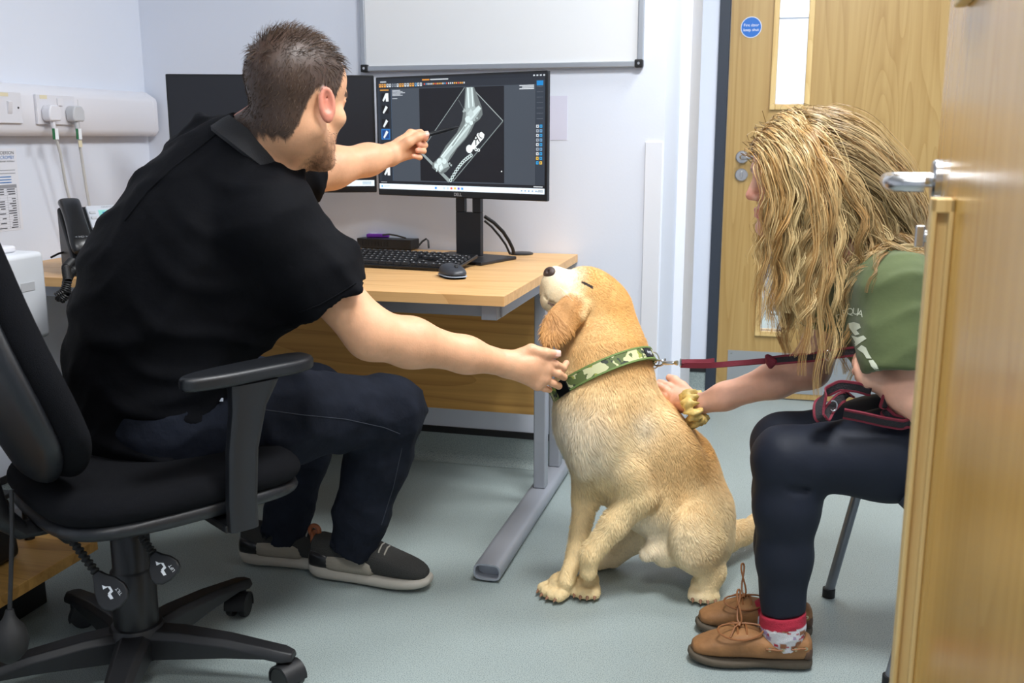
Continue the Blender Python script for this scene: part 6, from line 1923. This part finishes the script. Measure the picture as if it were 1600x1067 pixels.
# scrunchie on the far wrist
sc_a = nrm(weF - wwF); sc_c = pt(1085, 637, 2.395); sm = MB(); vs = []; fs = []; nu, nv = 72, 12
e1 = nrm(np.cross(sc_a, [0, 0, 1.0])); e2 = np.cross(sc_a, e1)
for i in range(nu):
    a = 2 * math.pi * i / nu; rad = e1 * math.cos(a) + e2 * math.sin(a)
    r_ = .019 + .004 * math.sin(7 * a) + .003 * math.sin(13 * a + 1)
    wob = sc_a * (.004 * math.sin(5 * a) + .004 * math.sin(11 * a))
    for j in range(nv):
        b = 2 * math.pi * j / nv; rr_ = r_ * (1 + .16 * math.sin(9 * a + 3 * b) + .10 * math.sin(17 * a - 2 * b))
        vs.append(sc_c + wob + rad * (.032 + rr_ * .75 * math.cos(b)) + sc_a * rr_ * math.sin(b) * .9)
for i in range(nu):
    for j in range(nv): fs.append((i * nv + j, ((i + 1) % nu) * nv + j, ((i + 1) % nu) * nv + (j + 1) % nv, i * nv + (j + 1) % nv))
sm.add(vs, fs); o = sm.build('scrunchie', mat('yellow_patterned_satin', srgb(208, 178, 104), 0.5, var=0.25, vscale=90, bump=0.3, bscale=60), smooth=80)
rebase(o, wom); o['label'] = 'ruffled yellow scrunchie on the wrist'
# ---- long wavy hair
nC = 400
rng = np.random.default_rng(23)
hv, hq = WV, WQ
P_, N_, _ = scatter(WV, WQ, 60000)
q = loc(P_, WO, wax, .97)
line = np.where(q[:, 0] > .045, .070, np.where(q[:, 0] > .0, .012, -.045))
ok = (np.abs(q) < .15).all(1) & (q[:, 2] > line) & (np.abs(q[:, 1]) < .09)
P_, N_, q = P_[ok], N_[ok], q[ok]
sel = rng.choice(len(P_), nC, replace=False)
gp, gn, gq = P_[sel], N_[sel], q[sel]
part = np.where(gq[:, 1] + .012 > 0, 1.0, -1.0)
nst = 30; step = .0185
colr_ = [(WO + wax[0] * (-.014) + wax[2] * .042, np.array([.104, .086, .096]))]
caps = [(wnb, WL(-.03, 0, -.035), .062), (wsN, pt(1375, 440, 2.12), .090), (wsF, pt(1365, 440, 2.15), .085), (pt(1385, 455, 2.13), wch, .128), (wch, wpel, .150), (WL(.04, 0, .0), WL(.045, 0, -.07), .060)]
def push(p):
    c, r_ = colr_[0]
    l_ = (p - c) @ np.array(wax).T; k0 = np.linalg.norm(l_ / (r_ * .97), axis=1)
    ins = k0 < 1.0
    p = np.where(ins[:, None], c + (l_ / np.maximum(k0, .2)[:, None]) @ np.array(wax), p)
    for a, b, rr_ in caps:
        ab = b - a; t_ = np.clip(((p - a) @ ab) / (ab @ ab), 0, 1)[:, None]; cl_ = a + ab * t_; d = p - cl_; dn = np.linalg.norm(d, axis=1)
        ins = dn < rr_
        p = np.where(ins[:, None], cl_ + d / np.maximum(dn, 1e-4)[:, None] * rr_, p)
    return p
back = smoothstep(.022, -.035, gq[:, 0])[:, None]                # strands rooted at the back sweep over her shoulder
dirv = nrmr(gn * .5 + part[:, None] * wax[1] * .75 + np.where(gq[:, 0:1] > .03, wax[0] * np.where(gq[:, 1:2] > 0, -.27, -.6), 0) + RT * back * 1.7 + wax[2] * .1)
dirv = np.where(((gq[:, 1] < -.02) & (gq[:, 0] > .0))[:, None], nrmr(dirv + RT * 1.2), dirv)
pos = push(gp + gn * .006); path = [gp - gn * .003, pos]
vel = dirv
lenf = (.60 + .40 * rng.random(nC)) * np.where(gq[:, 0] > .04, .86, 1)
for s_ in range(nst - 2):
    gr = -ZV * (.26 + .02 * s_) + RT * back * max(.0, .46 - .013 * s_) + RT * (1 - back) * (.055 if s_ < 8 else -.02)
    vel = nrmr(vel * .86 + gr + rng.normal(size=vel.shape) * .03)
    new = push(path[-1] + vel * (step * lenf)[:, None])
    vel = nrmr(new - path[-1]); path.append(new)
G = np.stack(path, 1)
# clumps of wavy strands round each guide
per = 26
nS = nC * per
gi = np.repeat(np.arange(nC), per)
tt = np.linspace(0, 1, nst)
A = G[gi]
d0 = np.gradient(A, axis=1); d0 /= np.maximum(np.linalg.norm(d0, axis=2, keepdims=True), 1e-9)
s1 = np.cross(d0, np.array([.3, .5, .8])); s1 /= np.maximum(np.linalg.norm(s1, axis=2, keepdims=True), 1e-9); s2 = np.cross(d0, s1)
cph = rng.random((nC, 2)) * 6.28; cfr = 2.8 + 2.2 * rng.random(nC); cam_ = .004 + .009 * rng.random(nC) ** 2
ph1 = cph[gi, 0][:, None] + tt[None, :] * 6.28 * cfr[gi][:, None] + .25 * rng.normal(size=(nS, 1)); ph2 = cph[gi, 1][:, None] + tt[None, :] * 6.28 * (cfr[gi] * .63)[:, None]
am = (cam_[gi][:, None] * smoothstep(.08, .5, tt)[None, :])
o1, o2 = rng.normal(size=(nS, 1)) * .0062, rng.normal(size=(nS, 1)) * .0062
spread = (1.25 - .75 * smoothstep(.1, .6, tt) + .35 * smoothstep(.7, 1, tt))[None, :]
fz = rng.random((nS, 1)) < .07
spread = spread * np.where(fz, 2.6, 1.0)
A = A + s1 * (o1 * spread + am * np.cos(ph1))[:, :, None] + s2 * (o2 * spread + am * .8 * np.sin(ph1) + am * .5 * np.sin(ph2))[:, :, None]
wd_ = .0017 * (.6 + .7 * rng.random(nS))
LV, LQ = strands(A, wd_)
BLO = np.array(srgb(228, 202, 146)); GOL = np.array(srgb(176, 132, 74)); DRK = np.array(srgb(88, 66, 46))
cu = np.clip(.45 + .5 * rng.normal(size=nC), 0, 1)[gi]
cc_ = mix(BLO, GOL, np.clip(cu + .18 * rng.normal(size=nS), 0, 1))
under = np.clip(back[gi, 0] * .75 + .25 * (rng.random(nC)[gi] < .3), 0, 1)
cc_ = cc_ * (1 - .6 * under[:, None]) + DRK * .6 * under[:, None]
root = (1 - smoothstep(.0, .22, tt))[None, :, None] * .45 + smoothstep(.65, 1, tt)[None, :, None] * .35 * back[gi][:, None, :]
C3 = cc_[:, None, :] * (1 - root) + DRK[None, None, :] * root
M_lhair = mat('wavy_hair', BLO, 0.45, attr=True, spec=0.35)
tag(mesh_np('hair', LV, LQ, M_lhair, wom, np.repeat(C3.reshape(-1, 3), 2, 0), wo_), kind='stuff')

# ------------------------------------------------------------------ leash
M_maroon = mat('maroon_webbing', srgb(112, 26, 44), 0.75, bump=0.4, bscale=500)
M_blackw = mat('black_webbing', srgb(36, 32, 36), 0.85, bump=0.6, bscale=300)
lsh = thing('leash', 'maroon and black dog leash clipped to the green collar', 'leash', tuple(rc))
lo_ = np.array(lsh.location)
def ribbon(path, wdir, w, mcore, medge, n=60, thick=.0022):
    P2, _ = resample(path, n); W2 = np.stack([np.interp(np.linspace(0, 1, n), np.linspace(0, 1, len(wdir)), [d[i] for d in wdir]) for i in range(3)], 1)
    for _ in range(4): P2[1:-1] = (P2[:-2] + 2 * P2[1:-1] + P2[2:]) / 4
    d = nrmr(np.gradient(P2, axis=0)); W2 = nrmr(W2 - d * (W2 * d).sum(1, keepdims=True)); N2 = np.cross(d, W2)
    def strip(a, b, th, m, nm, par):
        vs = []; fs = []
        for i in range(n):
            for y, z in ((a, -th), (b, -th), (b, th), (a, th)): vs.append(P2[i] + W2[i] * y + N2[i] * z - lo_)
        for i in range(n - 1):
            for k in range(4): fs.append((i * 4 + k, i * 4 + (k + 1) % 4, i * 4 + 4 + (k + 1) % 4, i * 4 + 4 + k))
        fs += [(0, 1, 2, 3), (n * 4 - 4, n * 4 - 3, n * 4 - 2, n * 4 - 1)]
        return MB().add(vs, fs).build(nm, m, par, smooth=60)
    o = strip(-w / 2, w / 2, thick / 2, mcore, 'webbing', lsh)
    if medge is not None:
        strip(w / 2 - .0035, w / 2 + .001, thick * .9, medge, 'edge_binding', o); strip(-w / 2 - .001, -w / 2 + .0035, thick * .9, medge, 'edge_binding', o)
    return o
# trigger clip
cl0, cl1 = pt(1022, 567, 2.395), pt(1066, 567, 2.36)
dcl = nrm(cl1 - cl0)
hk = [cl0 + (dcl * (.012 + .012 * math.cos(t_)) + ZV * .007 * math.sin(t_)) for t_ in np.linspace(-2.7, 2.9, 20)]
rebase(MB().tube(hk, .0027, 8).build('clip_hook', M_chrome), lsh)
rebase(MB().tube([cl0 + dcl * .022, cl0 + dcl * .030, cl0 + dcl * .046, cl0 + dcl * .050], [.004, .0055, .0048, .0035], 12).build('clip_body', M_chrome), lsh)
rebase(MB().tube([cl0 + dcl * .028 + ZV * .004, cl0 + dcl * .028 + ZV * .011], .002, 8).build('clip_trigger', M_chrome), lsh)
rebase(MB().tube([cl0 + dcl * .050, cl0 + dcl * .056, cl0 + dcl * .060], [.0035, .006, .006], 12).build('clip_swivel', M_brass), lsh)
rg = [cl1 + ZV * .009 * math.cos(t_) + FH * .004 * math.sin(t_) - dcl * .004 for t_ in np.linspace(0, 6.28, 16)]
rebase(MB().tube(rg, .0018, 8).build('clip_ring', M_chrome), lsh)
up2 = [ZV, ZV]
ribbon([cl1 - dcl * .004 + ZV * .003, pt(1085, 565, 2.35), pt(1105, 565, 2.33), pt(1116, 563, 2.32)], [ZV + FH * .8] * 2, .011, M_maroon, None, 24, .004)
ribbon([cl1 - dcl * .004 - ZV * .005, pt(1085, 571, 2.345), pt(1110, 571, 2.32), pt(1160, 567, 2.28), pt(1196, 564, 2.24)], [ZV, ZV, ZV + FH, ZV + FH], .013, M_maroon, None, 40, .004)
kp_ = pt(1203, 564, 2.23)
KS = Solid(); KS.ell(kp_, (RT, FH, ZV), (.010, .010, .013), .003); KS.chain([kp_ + ZV * .01 - RT * .006, kp_ + RT * .008 - FH * .008, kp_ - ZV * .012 + RT * .002], [.006, .0065, .006], .003)
a_, b_ = KS.mesh(.0018); mesh_np('knot', a_, b_, M_maroon, lsh, None, lo_)
ribbon([kp_, pt(1232, 561, 2.2), pt(1270, 558, 2.16), pt(1310, 552, 2.08), pt(1342, 548, 2.015), pt(1352, 556, 2.005)], [ZV + FH * .6, ZV * 1.0, ZV, ZV], .019, M_blackw, M_maroon)
rk = [pt(1294 + 4 * math.cos(t_), 556 + 8 * math.sin(t_), 2.095) for t_ in np.linspace(0, 6.28, 18)]
rebase(MB().tube(rk, .0018, 8).build('leash_ring', M_chrome), lsh)
# slack loops on her lap
ribbon([pt(1352, 596, 2.0), pt(1362, 612, 1.985), pt(1340, 605, 1.99), pt(1312, 602, 2.0), pt(1290, 613, 2.0), pt(1279, 634, 1.99), pt(1279, 652, 1.985), pt(1288, 656, 1.99), pt(1296, 640, 2.01), pt(1312, 622, 2.03), pt(1330, 616, 2.04)], [ZV - FH * .3, ZV - FH * .3, ZV, RT * .6 + ZV, RT, RT, RT - ZV * .3, -RT * .6], .021, M_blackw, M_maroon, 90)
ribbon([pt(1400, 615, 1.97), pt(1385, 622, 1.97), pt(1380, 640, 1.97), pt(1395, 655, 1.962), pt(1425, 661, 1.955), pt(1440, 660, 1.95)], [ZV, ZV - RT * .3, ZV, ZV], .021, M_blackw, M_maroon, 60)
ribbon([pt(1318, 646, 1.982), pt(1345, 651, 1.972), pt(1380, 659, 1.962), pt(1410, 664, 1.955), pt(1440, 655, 1.95)], [ZV * .9 - FH * .5] * 2, .024, M_blackw, M_maroon, 60)
dr_ = [pt(1302 + 6 * math.cos(t_), 634 + 8 * math.sin(t_), 1.998) for t_ in np.linspace(-2.2, 2.4, 16)]
rebase(MB().tube(dr_, .0018, 8).build('handle_ring', M_chrome), lsh)

# ------------------------------------------------------------------ visitor's chair behind the open door
vc = thing('visitor_chair', 'grey metal-legged chair under the woman, mostly behind the open door', 'chair', tuple(np.r_[(wpel + RT * .02)[:2], 0]), YAW)
M_cleg = mat('grey_tube', srgb(128, 132, 138), 0.35, metal=0.5)
zs = .405
MB().bx((-.24, -.22, zs - .05), (.22, .22, zs)).build('seat', mat('blue_grey_seat', srgb(62, 68, 82), 0.9, bump=.4, bscale=600), vc, bevel=0.018, seg=3)
MB().bx((.20, -.20, zs + .10), (.245, .20, zs + .42)).build('backrest', mat('blue_grey_back', srgb(62, 68, 82), 0.9, bump=.4, bscale=600), vc, bevel=0.018, seg=3)
for sx, sy in ((-1, -1), (-1, 1), (1, -1), (1, 1)):
    f_ = (sx * (.255 if sx < 0 else .24), sy * .20, 0.012); t_ = (sx * .19, sy * .19, zs - .05)
    lg = MB().cyl(t_, f_, .0115, n=14).build('leg', M_cleg, vc)
    MB().cyl((f_[0], f_[1], 0), (f_[0], f_[1], .022), .015, n=14).build('foot_cap', M_rubber, lg)
for sy in (-1, 1): MB().tube([(.19, sy * .19, zs - .04), (.235, sy * .195, zs + .02), (.232, sy * .19, zs + .2)], .011, 12).build('back_tube', M_cleg, vc)
